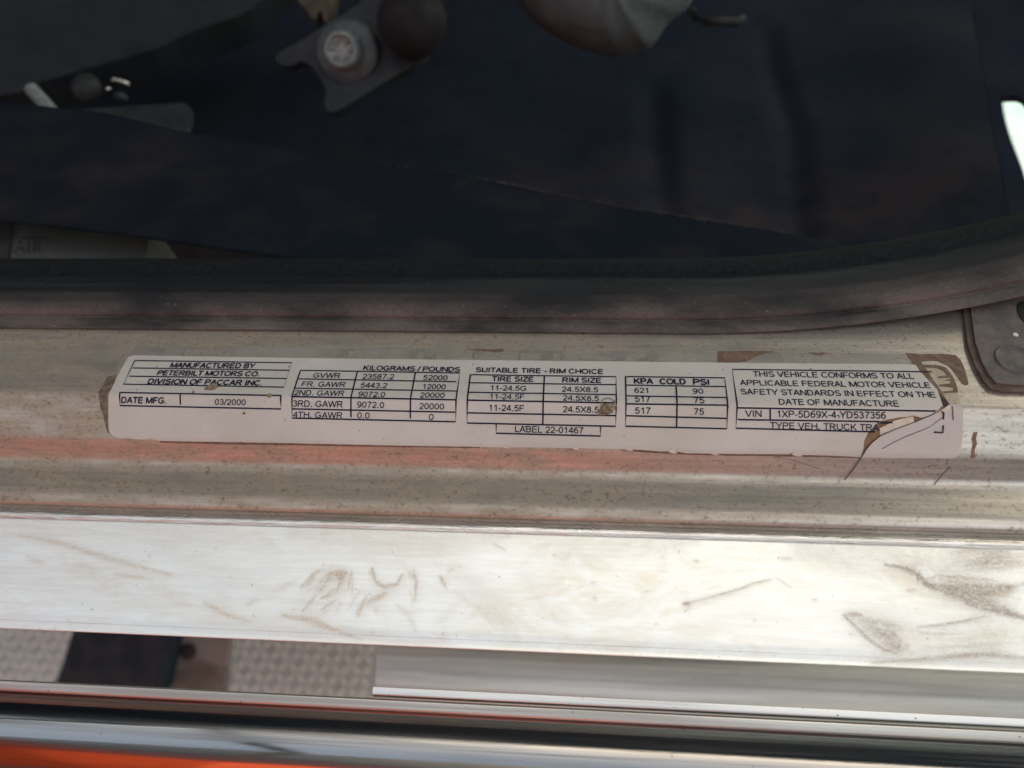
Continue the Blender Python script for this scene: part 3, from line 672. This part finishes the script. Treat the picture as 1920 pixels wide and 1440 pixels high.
# ------------------------------------------------------------------ rubber door seal
seal = thing('door_seal', 'dusty black rubber door seal running above the sill and curving up at right', 'door seal')
XK = CAM_S.x + ray_s(1280, 600).x * .18
def soff(x):
    d = max(0, x - XK); k = d * d * 1.5
    return k, -k * .12
bs = Vector((S((960, 640))[0], 0))
b0 = Vector(walk((0, 0), [(628, 38)])[-1]) + Vector((.0005, .0006))
sp = walk(b0, [(620, -10), (606, 35), (600, 62), (595, -50), (585, -5), (570, 22), (550, 40), (532, 58), (519, 66)])
SB = Profile([b0 + Vector((.001, -.004))] + sp, .0008, 5)
def seal_part(prof, name, dustf):
    o = sweep(prof, XL - .02, XR + .05, 160, name, M_RUB, seal, off=soff)
    m = len(prof.p); n = 161
    d = np.tile(np.array([dustf(i / (m - 1)) for i in range(m)], dtype=np.float32), n)
    a_ = o.data.attributes.new('dust', 'FLOAT', 'POINT'); a_.data.foreach_set('value', d); return o
seal_part(SB, 'bulb', lambda u: max(0, min(1, 1.25 - abs(u - .32) * 1.9)))
tb = sp[-1] + Vector((-.0010, -.0012))
st_ = walk(tb, [(509, 5), (500, 22), (491, 40), (484, 58)])
SL = Profile([tb + Vector((-.001, -.003))] + st_ + [st_[-1] + Vector((.0, -.006))], .0006, 4)
def mat_trim():
    n = NT('fabric_covered_trim'); co = n.sill_co(); a = n.noise(700, (1, 1, 1), 5, .8, co); b = n.noise(1700, (.4, 1.6, 1), 3, .7, co)
    col = n.mix(n.ramp(a, .4, .65), (.006, .009, .012), (.014, .019, .024)); col = n.mix(n.ramp(b, .60, .72, 0, .6), col, (.045, .052, .056))
    n.set(col=col, rough=.85, spec=.2); n.bump(n.math('ADD', a, b), .0003, .9); return n.m
M_RUB0 = M_RUB; M_RUB = mat_trim(); seal_part(SL, 'edge_trim', lambda u: .0); M_RUB = M_RUB0

# ------------------------------------------------------------------ chrome bar at the bottom
bar = thing('chrome_bar', 'polished chrome side bar reflecting red and dark bands along the bottom edge', 'trim bar')
c0 = Vector((walk((-.06, .000), [(1322, 0)])[-1]))
ps = walk(c0, [(1346, 12)])
ps2 = walk(ps[-1] + Vector((-.0002, -.0006)), [(1352, -5)])
R = .0132; cen = ps2[-1] + Vector((-math.cos(math.radians(62)) * R * 0 - R * math.sin(math.radians(8)), -R * math.cos(math.radians(8))))
arcp = [cen + Vector((R * math.sin(math.radians(t)), R * math.cos(math.radians(t)))) for t in range(26, -100, -6)]
# flat rim
M_RIM2 = mat_chrome('dull_polished_rim', (.62, .61, .59), .3, .45)
FR = Profile([c0 + Vector((-.006, -.012)), c0, ps[-1], ps[-1] + Vector((-.0008, -.004))], .0006, 4)
sweep(FR, XL - .03, XR + .03, 40, 'flat_rim', M_RIM2, bar)
EL = Profile([c0 + Vector((.0021, -.0013)), c0 + Vector((.0004, -.0006)), c0 + Vector((-.001, -.003))], .0005, 4)
sweep(EL, CAM_S.x + ray_s(705, 1320).x * .18, XR + .03, 30, 'bright_edge', mat_chrome('bright_polished_edge', (.62, .65, .68), .34, .45), bar)
base = ps[-1] + Vector((-.0004, -.0010))
cen = base + Vector((-R * math.sin(math.radians(56)), -R * math.cos(math.radians(56))))
arcp = [cen + Vector((R * math.sin(math.radians(t)), R * math.cos(math.radians(t)))) for t in range(60, -110, -4)]
sweep(Profile(arcp, .0001, 1), XL - .03, XR + .03, 40, 'rounded_face', M_CHROME, bar)

# ------------------------------------------------------------------ surroundings of the sill
def flat(name, r, z, mat):
    return mesh(name, [(-r, -r, z), (r, -r, z), (r, r, z), (-r, r, z)], [(0, 1, 2, 3)], mat)
M_CONC = simple('pale_concrete', (.085, .145, .185), (.11, .175, .22), .9, 0, 3, .002)
struct(flat('ground', 60, -1.25, M_CONC))
M_BLK = simple('black_trim', (.012, .013, .016), (.02, .022, .026), .7, 0, 60, .0004)
M_RED = simple('orange_red_paint', (.62, .08, .032), (.57, .072, .03), .35, 0, 5, 0)
M_WALLP = simple('dark_cab_panel', (.016, .030, .055), (.022, .038, .066), .6, 0, 25, .0004)
roof = struct(box('cab_roof', (-1.2, -.15, 1.30), (1.2, 1.5, 1.36), M_WALLP))  # unseen; front overhang lengthened to darken the chrome bar's reflection
struct(box('cab_back_wall', (-1.2, 1.5, -.1), (1.2, 1.56, 1.36), M_WALLP))
struct(box('cab_front_wall', (-1.26, -.04, -.3), (-1.2, 1.56, 1.36), M_WALLP))
# open door, hinged left of the picture
door = thing('open_cab_door', 'orange red painted cab door standing open beside the sill', 'door')
box('door_skin', (-.60, -1.15, -.30), (-.56, -.12, .34), M_RED, door)
box('window_post', (-.60, -.16, .34), (-.56, -.12, 1.1), M_BLK, door); box('window_post', (-.60, -1.15, .34), (-.56, -1.11, 1.1), M_BLK, door)
box('window_top', (-.60, -1.15, 1.1), (-.56, -.12, 1.15), M_BLK, door)
# unseen vehicles added to put dark and red bands into the metal's reflections
tr = thing('added_trailer', 'unseen long navy trailer added to darken the bar reflections at right', 'trailer')
M_NAVY = simple('navy_paint', (.018, .026, .045), (.022, .032, .055), .4, 0, 3, 0)
box('added_trailer_body', (.7, -4.6, -.45), (6, -2.0, 2.1), M_NAVY, tr)
for x in (1.4, 5.2, 6.4): box('added_wheel', (x, -2.6, -1.25), (x + .6, -2.3, -.45), M_BLK, tr)
rt = thing('added_red_truck', 'unseen orange red truck body added for the red reflections in the metal', 'truck')
box('added_truck_body', (-2.4, -3.9, .0), (.22, -1.75, .66), M_RED, rt); box('added_under_body', (-2.35, -3.85, -.75), (.20, -1.80, .0), M_BLK, rt)
box('added_upper_cab', (-2.3, -3.8, .66), (.15, -1.80, 1.75), M_NAVY, rt)
for x in (-2.2, -.9): box('added_wheel', (x, -2.3, -1.25), (x + .9, -1.9, -.55), M_BLK, rt)
# cab floor: carpet with two worn seams
M_CARPET = None
def mat_carpet():
    n = NT('worn_carpet'); g = n.noise(1200, (1, 1, 1), 4, .8); b = n.noise(22, (1, 1, 1), 5, .6)
    Y = n.sep()[1]; near = n.ramp(Y, .10, .26, 1, .15)
    rd = n.math('MULTIPLY', n.ramp(b, .35, .62), near)
    col = n.mix(rd, (.015, .024, .039), (.056, .040, .040))  # lens haze over the dark interior put into the lifted navy colour
    col = n.mix(n.ramp(n.noise(70, (1, 1, 1), 6, .7), .5, .7, 0, .7), col, (.013, .016, .024))
    n.set(col=col, rough=.95, spec=.06); n.bump(g, .0006); return n.m
M_CARPET = mat_carpet()
ZF = -.085
def floor_mesh():
    nx, ny = 300, 170; x0, x1, y0, y1 = -.45, .55, .012, .62
    g1 = [onz(1248, 420, ZF), onz(1225, 180, ZF)]; g2 = [onz(1510, 450, ZF), onz(1488, 240, ZF), onz(1440, 60, ZF)]
    ea, eb = onz(1935, 400, ZF), onz(1860, 100, ZF)
    def xe(y): return ea.x + (eb.x - ea.x) * (y - ea.y) / (eb.y - ea.y)
    def dseg(p, L):
        best = 9
        for a, b in zip(L[:-1], L[1:]):
            e = (b - a).xy; u = max(0, min(1, (p - a.xy).dot(e) / e.length_squared)); best = min(best, (p - a.xy - e * u).length)
        return best
    v = []; f = []
    for i in range(nx + 1):
        for j in range(ny + 1):
            y = y0 + (y1 - y0) * (j / ny) ** 1.6; x1 = xe(y); x = x0 + (x1 - x0) * (i / nx)
            p = Vector((x, y)); z = ZF
            z -= .005 * math.exp(-(dseg(p, g1) / .008) ** 2) + .004 * math.exp(-(dseg(p, g2) / .007) ** 2)
            z += .004 * math.sin(x * 37 + y * 20) * math.sin(y * 31 - x * 9)
            v.append((x, y, z))
    for i in range(nx):
        for j in range(ny):
            a = i * (ny + 1) + j; f.append((a, a + ny + 1, a + ny + 2, a + 1))
    return struct(mesh('cab_floor', v, f, M_CARPET, None, True))
floor_mesh()
# rear panel of the door opening with a slot through which the sunlit lot shows
M_REAR = simple('dark_blue_grey_trim', (.007, .015, .030), (.010, .020, .037), .9, 0, 40, .0003)
def rear_panel():
    n = (B @ (E @ Vector((-.55, .25, .8)).normalized())); c = at(1850, 250, .285)
    P = lambda x, y: on_plane(x, y, c, n)
    outer = [P(1775, -250), P(2450, -250), P(2450, 640), P(1925, 560), P(1862, 240)]
    hole = smooth_closed([(1869, 183), (1893, 180), (1912, 181), (1925, 196), (1975, 330), (1975, 470), (1962, 478)], 1)
    hp = [P(*q) for q in hole]
    tri = geometry.tessellate_polygon([outer, hp]); v = outer + hp
    o = mesh('rear_trim_panel', v, [tuple(t) for t in tri], M_REAR)
    if sum(p.normal.dot(n) for p in o.data.polygons) < 0: o.data.flip_normals()
    solid(o, .004, -1); return o
tag(rear_panel(), 'dark trim panel with a bright slanted slot at the right edge', 'trim panel')
# ------------------------------------------------------------------ corner cover at right
cov = thing('corner_cover', 'dusty grey cover plate with a round dimple at the right end of the sill', 'cover plate')
M_COV = simple('dusty_grey_plastic', (.105, .098, .10), (.15, .135, .13), .75, 0, 260, .0002)
M_COVB = simple('brown_dusty_edge', (.10, .075, .066), (.15, .115, .10), .85, 0, 500, .0002)
outl = [(1800, 560), (1806, 600), (1812, 650), (1826, 690), (1842, 718), (1856, 733), (1880, 738), (2040, 742), (2040, 520), (1800, 520)]
o_ = sheet('cover_flange', outl, .0008, .0008, M_COVB, cov)
inn = [(1812, 560), (1818, 604), (1824, 648), (1836, 684), (1850, 710), (1862, 724), (1884, 728), (2040, 731), (2040, 520), (1812, 520)]
o_ = sheet('cover_face', inn, .0014, .0008, M_COV, cov); bevel(o_, .0005, 3)
def disc(name, cx, cy, r, h, mat, parent, lift, rim=.0, ex=1.0, hollow=False):
    c = S((cx, cy)); v = []; f = []; seg = 40
    rings = [(1.0, 0), (.93, h), (.86, h * .2 if hollow else h), (.5, h * .1 if hollow else h * 1.02), (.02, 0 if hollow else h * 1.02)]
    for k, (q, hh) in enumerate(rings):
        for i in range(seg):
            an = 2 * math.pi * i / seg; v.append(SILL.pos(c[0] + r * q * math.cos(an) * ex, c[1] + r * q * math.sin(an), lift + hh))
    for k in range(len(rings) - 1):
        for i in range(seg): f.append((k * seg + i, k * seg + (i + 1) % seg, (k + 1) * seg + (i + 1) % seg, (k + 1) * seg + i))
    return fix_norm(mesh(name, v, f, mat, parent, True))
disc('dimple', 1897, 681, .0044, .0004, M_COV, cov, .00142, hollow=True)
disc('bolt_hole', 1926, 598, .0046, .0001, M_BLK, cov, .00143, ex=.6)  # flat black disc stands in for the hole's dark inside
disc('paint_fleck', 1899, 635, .0006, .0001, simple('white_fleck', (.7, .7, .68), (.6, .6, .58), .6, 0, 500, 0), cov, .00143)
# ------------------------------------------------------------------ seat belt
M_WEB = None
def mat_web():
    n = NT('charcoal_webbing'); co = n.sill_co()
    a = n.attr('v'); rib = n.node('ShaderNodeMath', operation='SINE'); n.lk(n.math('MULTIPLY', a, 520.0), rib.inputs[0])
    wv = n.noise(2600, (.6, 1, 1), 3, .6, co); d = n.ramp(n.noise(60, (.6, 1, 1), 6, .65, co), .42, .75)
    sc_ = n.ramp(n.noise(300, (.04, 1, 1), 3, .6, co), .66, .74, 0, .35)
    col = n.mix(n.math('MULTIPLY', d, .8), (.010, .016, .025), (.030, .028, .032)); col = n.mix(sc_, col, (.045, .043, .045))
    n.set(col=col, rough=.9, spec=.06); n.bump(n.math('ADD', rib.outputs[0], n.math('MULTIPLY', wv, 1.5)), .00012, .6); return n.m
M_WEB = mat_web()
belt = thing('seat_belt', 'charcoal seat belt webbing with a frayed upper edge lying slantwise inside the sill', 'seat belt')
topc = [(-120, 178), (0, 190), (200, 212), (360, 250), (600, 291), (860, 327), (1000, 356), (1150, 386), (1300, 409), (1450, 432), (1620, 466), (1760, 500)]
def interp(L, x):
    for a, b in zip(L[:-1], L[1:]):
        if x <= b[0]: return a[1] + (b[1] - a[1]) * (x - a[0]) / (b[0] - a[0])
    return L[-1][1]
botc = [(-120, 402), (0, 414), (100, 424), (280, 446), (500, 478), (700, 515), (1000, 560), (1760, 600)]
def belt_mesh():
    nu, nv = 180, 26; v = []; f = []
    for i in range(nu + 1):
        px = -110 + 1860 * i / nu; dep = .262 - .045 * i / nu
        for j in range(nv + 1):
            t = j / nv; y = interp(topc, px) * (1 - t) + interp(botc, px) * t
            dz = .0004 * math.sin(px * .006 + t * 3) + .0003 * math.sin(t * 9 + px * .003)
            e = .0008 * (abs(2 * t - 1) ** 6)
            v.append(at(px, y, dep - t * .022 + dz + e))
    for i in range(nu):
        for j in range(nv):
            a = i * (nv + 1) + j; f.append((a, a + 1, a + nv + 2, a + nv + 1))
    o = mesh('webbing', v, f, M_WEB, belt, True)
    a_ = o.data.attributes.new('v', 'FLOAT', 'POINT'); a_.data.foreach_set('value', np.tile(np.linspace(0, 1, nv + 1, dtype=np.float32), nu + 1))
    solid(o, .0012, -1); return o
belt_mesh()
M_FRAY = simple('frayed_threads', (.035, .038, .04), (.07, .07, .07), .9, 0, 300, 0)
v = []; f = []
for k in range(520):
    px = random.choice((random.uniform(700, 1480), random.gauss(985, 40), random.gauss(1230, 60), random.gauss(1330, 40), random.uniform(300, 1500)))
    i = (px + 110) / 1860; dep = .262 - .045 * i
    an = random.gauss(-1.2, .9); ln = abs(random.gauss(3.4, 2.6)) + 1; y0 = interp(topc, px) + .5
    p0 = at(px, y0, dep - .0002); p1 = at(px + ln * .6 * math.cos(an), y0 + ln * .6 * math.sin(an), dep - .0006); p2 = at(px + ln * math.cos(an + .7), y0 + ln * math.sin(an + .7), dep - .0008)
    wd = B @ Vector((.00008, .00004, 0)); b = len(v)
    v += [p0 - wd, p0 + wd, p1 - wd, p1 + wd, p2]; f += [(b, b + 1, b + 3, b + 2), (b + 2, b + 3, b + 4)]
fr = mesh('frayed_threads', v, f, M_FRAY, belt); fr['kind'] = 'stuff'
# ------------------------------------------------------------------ things inside the cab
M_STEEL = simple('dull_zinc_steel', (.065, .08, .092), (.088, .103, .115), .5, .6, 250, .0002)
M_STEEL2 = simple('bright_zinc_steel', (.19, .23, .24), (.29, .33, .34), .45, .2, 500, .0002)
M_OLD = simple('dusty_brown_steel', (.036, .042, .050), (.024, .030, .038), .65, .3, 120, .0003)
M_TAN = simple('tan_foam', (.055, .047, .036), (.08, .068, .05), .9, 0, 200, .001)
M_CLOTH = simple('pale_grey_cloth', (.052, .070, .078), (.068, .086, .094), .9, 0, 60, .001)
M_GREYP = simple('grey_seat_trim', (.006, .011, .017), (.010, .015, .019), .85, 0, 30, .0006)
br = thing('belt_anchor', 'dull steel belt anchor bracket with a bolted round washer at the top', 'bracket')
pl = smooth_closed([(514, 108), (520, 98), (560, 78), (612, 45), (662, 14), (712, -20), (800, -70), (830, -40), (802, 40), (802, 84), (798, 104), (760, 130), (700, 165), (640, 205), (618, 212), (606, 196), (612, 165), (590, 128), (566, 112), (545, 124), (526, 122)], 1)
o_ = pix_prism('anchor_plate', pl, .300, .005, M_OLD, br, 6, -8); bevel(o_, .0012, 3)
ax = (B @ (E @ Vector((-.10, -.34, 1)).normalized()))
c = at(655, 98, .2985) + ax * .0012
lathe('washer', [(.0118, -.002), (.0128, 0), (.0130, .0006), (.0126, .0022), (.0118, .003), (.007, .0032)], c, ax, M_STEEL, br, 40)
lathe('bolt_head', [(.0068, .003), (.0070, .0036), (.0070, .0090), (.0062, .0104), (.0054, .0108), (.0050, .0094), (.0018, .0090)], c, ax, M_STEEL2, br, 36)
for k in range(6):
    an = k * 1.05; u = ax.orthogonal().normalized(); w_ = ax.cross(u)
    lathe('bolt_spline', [(.0008, .0090), (.0009, .0102), (.0005, .0106)], c + (u * math.cos(an) + w_ * math.sin(an)) * .0033, ax, M_STEEL2, br, 8)
q_ = at(690, 60, .302); box('anchor_foot', (q_.x - .010, q_.y, q_.z - .010), (q_.x + .014, q_.y + .14, q_.z - .002), M_OLD, br)
kc = at(772, 40, .285)
kp = [(.0135 * math.cos(t), .0135 * math.sin(t)) for t in [-1.2, -.8, -.4, 0, .3, .6, .9, 1.2, 1.45, 1.56]]
tag(lathe('rubber_grommet', kp, kc, (B @ (E @ Vector((.3, -.5, 1)))), simple('dusty_black_cap', (.003, .004, .007), (.010, .010, .012), .95, 0, 60, .0004), None, 32), 'dusty dark rubber cap overlapping the anchor bracket', 'rubber cap')
o_ = pix_prism('seat_base_panel', [(-150, 205), (-150, -120), (620, -120), (470, 14), (440, 30), (395, 44), (330, 70), (285, 92), (230, 108), (150, 130), (75, 152), (40, 170)], .33, .02, M_GREYP, None, 20, 10); bevel(o_, .003, 3)
tag(o_, 'dusty grey seat base panel in the upper left corner', 'seat base')
o_ = pix_prism('steel_tab', smooth_closed([(85, 206), (150, 203), (240, 197), (325, 191), (345, 192), (360, 203), (362, 218), (355, 245), (350, 275), (85, 275)], 1), .283, .003, simple('grey_tab_paint', (.014, .018, .022), (.020, .023, .026), .8, .2, 80, .0003), None, 10, 5); bevel(o_, .001, 3)
tag(o_, 'grey tab with a rounded corner rising behind the seat belt', 'tab')
p0, p1 = at(58, 166, .290), at(104, 216, .282)
stud = thing('threaded_stud', 'small threaded stud leaning at the far left above the belt', 'stud')
tube('shank', [p0.lerp(p1, t / 4) for t in range(5)], .0019, M_STEEL, stud, 12)
dv = (p1 - p0)
for k in range(9):
    q = p0 + dv * (k * .1 + .04); lathe('thread_ring', [(.0019, -.0004), (.0026, 0), (.0019, .0004)], q, dv.normalized() + Vector((.05, 0, .05)), M_STEEL2, stud, 16)
clip = thing('wire_clip', 'small shiny bent wire clip in the dark upper left', 'clip')
M_WIRE = simple('bright_wire', (.5, .49, .46), (.6, .58, .55), .25, 1, 300, 0)
tube('clip_bar', [at(208, 153, .30), at(216, 148, .299), at(228, 152, .299), at(243, 160, .30)], [.0006, .0010, .0011, .0008], M_WIRE, clip)
tube('clip_tip', [at(200, 165, .298), at(205, 168, .297)], .0009, M_WIRE, clip)
tube('clip_foot', [at(214, 176, .302), at(226, 180, .302), at(240, 186, .303)], [.0008, .0018, .0010], M_OLD, clip)
lathe('clip_base', [(.0056, 0), (.006, .0012), (.004, .003), (.0008, .0034)], at(165, 166, .305), (B @ (E @ Vector((.1, -.2, 1)))), simple('black_clip', (.008, .011, .014), (.014, .017, .02), .7, 0, 100, .0003), clip, 24)
tag(pix_prism('foam_scrap', [(548, -40), (560, 4), (574, 16), (586, 34), (592, 36), (596, 22), (602, 20), (607, 38), (612, 40), (620, 20), (632, -40)], .31, .008, M_TAN, None, 0, 0), 'ragged tan foam scrap hanging at the top beside the anchor bracket', 'foam scrap')
# padded cloth cover at the top
def cloth():
    out = [(930, -60), (962, -2), (985, 22), (1005, 45), (1030, 60), (1060, 78), (1092, 92), (1120, 101), (1140, 106), (1160, 106), (1180, 102), (1200, 93), (1215, 92), (1228, 80), (1240, 62), (1250, 45), (1272, 30), (1290, 15), (1304, -10), (1330, -60)]
    dep = .30; c = (1130, -40); v = []; f = []; n = len(out); rg_ = (1, .97, .9, .75, .5, .25)
    for k, r in enumerate(rg_):
        for i, p in enumerate(out):
            x = c[0] + (p[0] - c[0]) * r; y = c[1] + (p[1] - c[1]) * r
            z = dep - .030 * (1 - r ** 2.5) ** .5 + .0012 * math.sin(i * 1.7 + r * 8) * (1 if r < .97 else .3) * math.sin(r * 5)
            v.append(at(x + random.uniform(-.8, .8), y + random.uniform(-.8, .8), z))
    for k in range(len(rg_) - 1):
        for i in range(n - 1): f.append((k * n + i, (k + 1) * n + i, (k + 1) * n + i + 1, k * n + i + 1))
    v.append(at(c[0], c[1], dep - .031)); z = len(v) - 1
    for i in range(n - 1): f.append(((len(rg_) - 1) * n + i, z, (len(rg_) - 1) * n + i + 1))
    o = mesh('padded_cover', v, f, M_CLOTH, None, True)
    m = o.modifiers.new('sub', 'SUBSURF'); m.levels = 2; m.render_levels = 2
    return o
tag(cloth(), 'pale grey rounded padded cloth cover hanging into view at the top', 'padded cover')
o_ = tube('grab_handle', [at(1296, 20, .31), at(1306, 34, .305), at(1322, 41, .303), at(1350, 40, .303), at(1382, 42, .305), at(1392, 34, .312)], .0018, M_GREYP, None, 12)
tag(o_, 'small dim grey handle just right of the pale cloth cover', 'handle')
# white box under the belt
wb = thing('white_box', 'small white box with faint pen marks half hidden under the belt at left', 'box')
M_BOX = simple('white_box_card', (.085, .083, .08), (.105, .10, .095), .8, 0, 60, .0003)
o_ = pix_prism('box_body', [(-60, 395), (288, 420), (272, 500), (-60, 500)], .255, .02, M_BOX, wb, 25, 0); bevel(o_, .0006, 2)
o_ = pix_prism('end_strip', [(246, 418), (287, 421), (271, 500), (238, 500)], .2545, .001, simple('box_tape', (.13, .13, .13), (.11, .11, .108), .6, 0, 60, .0002), wb, 25, 0)
o_ = pix_prism('end_strip', [(-60, 396), (24, 402), (14, 500), (-60, 500)], .2543, .001, simple('box_dark_band', (.025, .024, .024), (.04, .038, .036), .7, 0, 60, .0002), wb, 25, 0)  # darker band across the box's left end
for seg_ in ([(28, 474), (38, 452), (46, 474)], [(32, 465), (44, 465)], [(40, 446), (84, 445)], [(54, 451), (53, 473)], [(66, 451), (64, 472)], [(74, 452), (73, 472)]):
    tube('pen_mark', [at(x, y, .2512) for x, y in seg_], .00022, simple('pen_blue', (.05, .05, .11), (.07, .07, .13), .6, 0, 100, 0) if False else M_INK, wb, 6)
# ------------------------------------------------------------------ below the gap
deck = thing('diamond_plate_deck', 'light grey diamond plate deck far below seen through the gap', 'step deck')
ZD = -.45
M_DECK = simple('worn_diamond_plate', (.52, .55, .56), (.60, .62, .63), .5, .1, 60, .0005)
M_LUG = simple('worn_lug', (.88, .87, .86), (.93, .92, .91), .4, .1, 60, .0003)
mesh('deck_plate', [(-.6, -.6, ZD), (.6, -.6, ZD), (.6, .35, ZD), (-.6, .35, ZD)], [(0, 1, 2, 3)], M_DECK, deck)
lug = None; pitch = .0085; cnt = 0
lo = [onz(x, y, ZD) for x in (-30, 115) for y in (1170, 1345)]; lo2 = [onz(x, y, ZD) for x in (425, 715) for y in (1170, 1345)]
for R_ in (lo, lo2):
    x0, x1 = min(p.x for p in R_), max(p.x for p in R_); y0, y1 = min(p.y for p in R_), max(p.y for p in R_)
    for i in range(int(math.floor(x0 / pitch)), int(x1 / pitch) + 1):
        for j in range(int(math.floor(y0 / pitch)), int(y1 / pitch) + 1):
            if cnt >= 298: break
            p = Vector((i * pitch, j * pitch, ZD)); an = .785 if (i + j) % 2 else -.785
            if lug is None:
                v = []; f = []
                for k in range(10):
                    t = 2 * math.pi * k / 10; v.append((0.0042 * math.cos(t), .0015 * math.sin(t), 0)); 
                for k in range(10):
                    t = 2 * math.pi * k / 10; v.append((.0032 * math.cos(t), .0008 * math.sin(t), .0012))
                f = [(k, (k + 1) % 10, (k + 1) % 10 + 10, k + 10) for k in range(10)] + [tuple(range(10, 20))]
                lug = mesh('tread_lug', v, f, M_LUG, deck); o = lug
            else: o = lug.copy(); C.objects.link(o)
            o.location = p + Vector((0, 0, .0001)); o.rotation_euler = (0, 0, an); cnt += 1
o_ = pix_prism('dark_frame_rail', [(150, 1130), (345, 1130), (322, 1190), (296, 1310), (92, 1310), (118, 1240)], .46, .05, simple('navy_black_paint', (.003, .015, .030), (.005, .020, .038), .75, 0, 50, .0003), None, 0, 0); bevel(o_, .001, 2)
tag(o_, 'dark navy frame rail blurred below the gap at left', 'frame rail')
blk = thing('rusty_block', 'grey brown mounting block with a dark bolt hole right of the dark rail', 'mounting block')
M_BLKM = simple('rusty_weathered_steel', (.12, .115, .11), (.24, .245, .245), .8, 0, 55, .0005, .4, .6, (.5, 1, 1))
o_ = pix_prism('block_body', [(326, 1130), (440, 1130), (434, 1200), (420, 1310), (306, 1310), (318, 1230)], .48, .008, M_BLKM, blk, 0, 0); bevel(o_, .001, 2)
lathe('bolt_hole', [(.0054, -.001), (.0050, .0006), (.003, .0007)], at(352, 1222, .479), B @ Vector((.08, .02, 1)), M_BLK, blk, 24)  # shallow black disc painted for the darkness inside the hole
# tube of the tank side at right
tank = thing('fuel_tank', 'dull polished metal tank side below the gap at right of the diamond plate', 'tank')
M_TANK = mat_chrome('dull_polished_aluminium', (.60, .585, .56), .3, .42)
ct = at(1300, 1310, .30); RT = .075
ctx = at(690, 1270, .30)
arc_ = [(RT * math.cos(t), RT * math.sin(t)) for t in np.linspace(math.radians(-100), math.radians(200), 50)]
v = []; f = []
cy, cz = ct.y + .030, ct.z - RT * .90
nx = 24
for i in range(nx + 1):
    x = ctx.x + .0 + (.55 - ctx.x) * i / nx
    for a, b in arc_: v.append((x, cy - a * .9, cz + b))
m = len(arc_)
for i in range(nx):
    for j in range(m - 1): q = i * m + j; f.append((q, q + m, q + m + 1, q + 1))
o = mesh('tank_shell', v, f, M_TANK, tank); bm = bmesh.new(); bm.from_mesh(o.data); bmesh.ops.recalc_face_normals(bm, faces=bm.faces); bm.to_mesh(o.data); bm.free()
for p in o.data.polygons: p.use_smooth = len(p.vertices) == 4
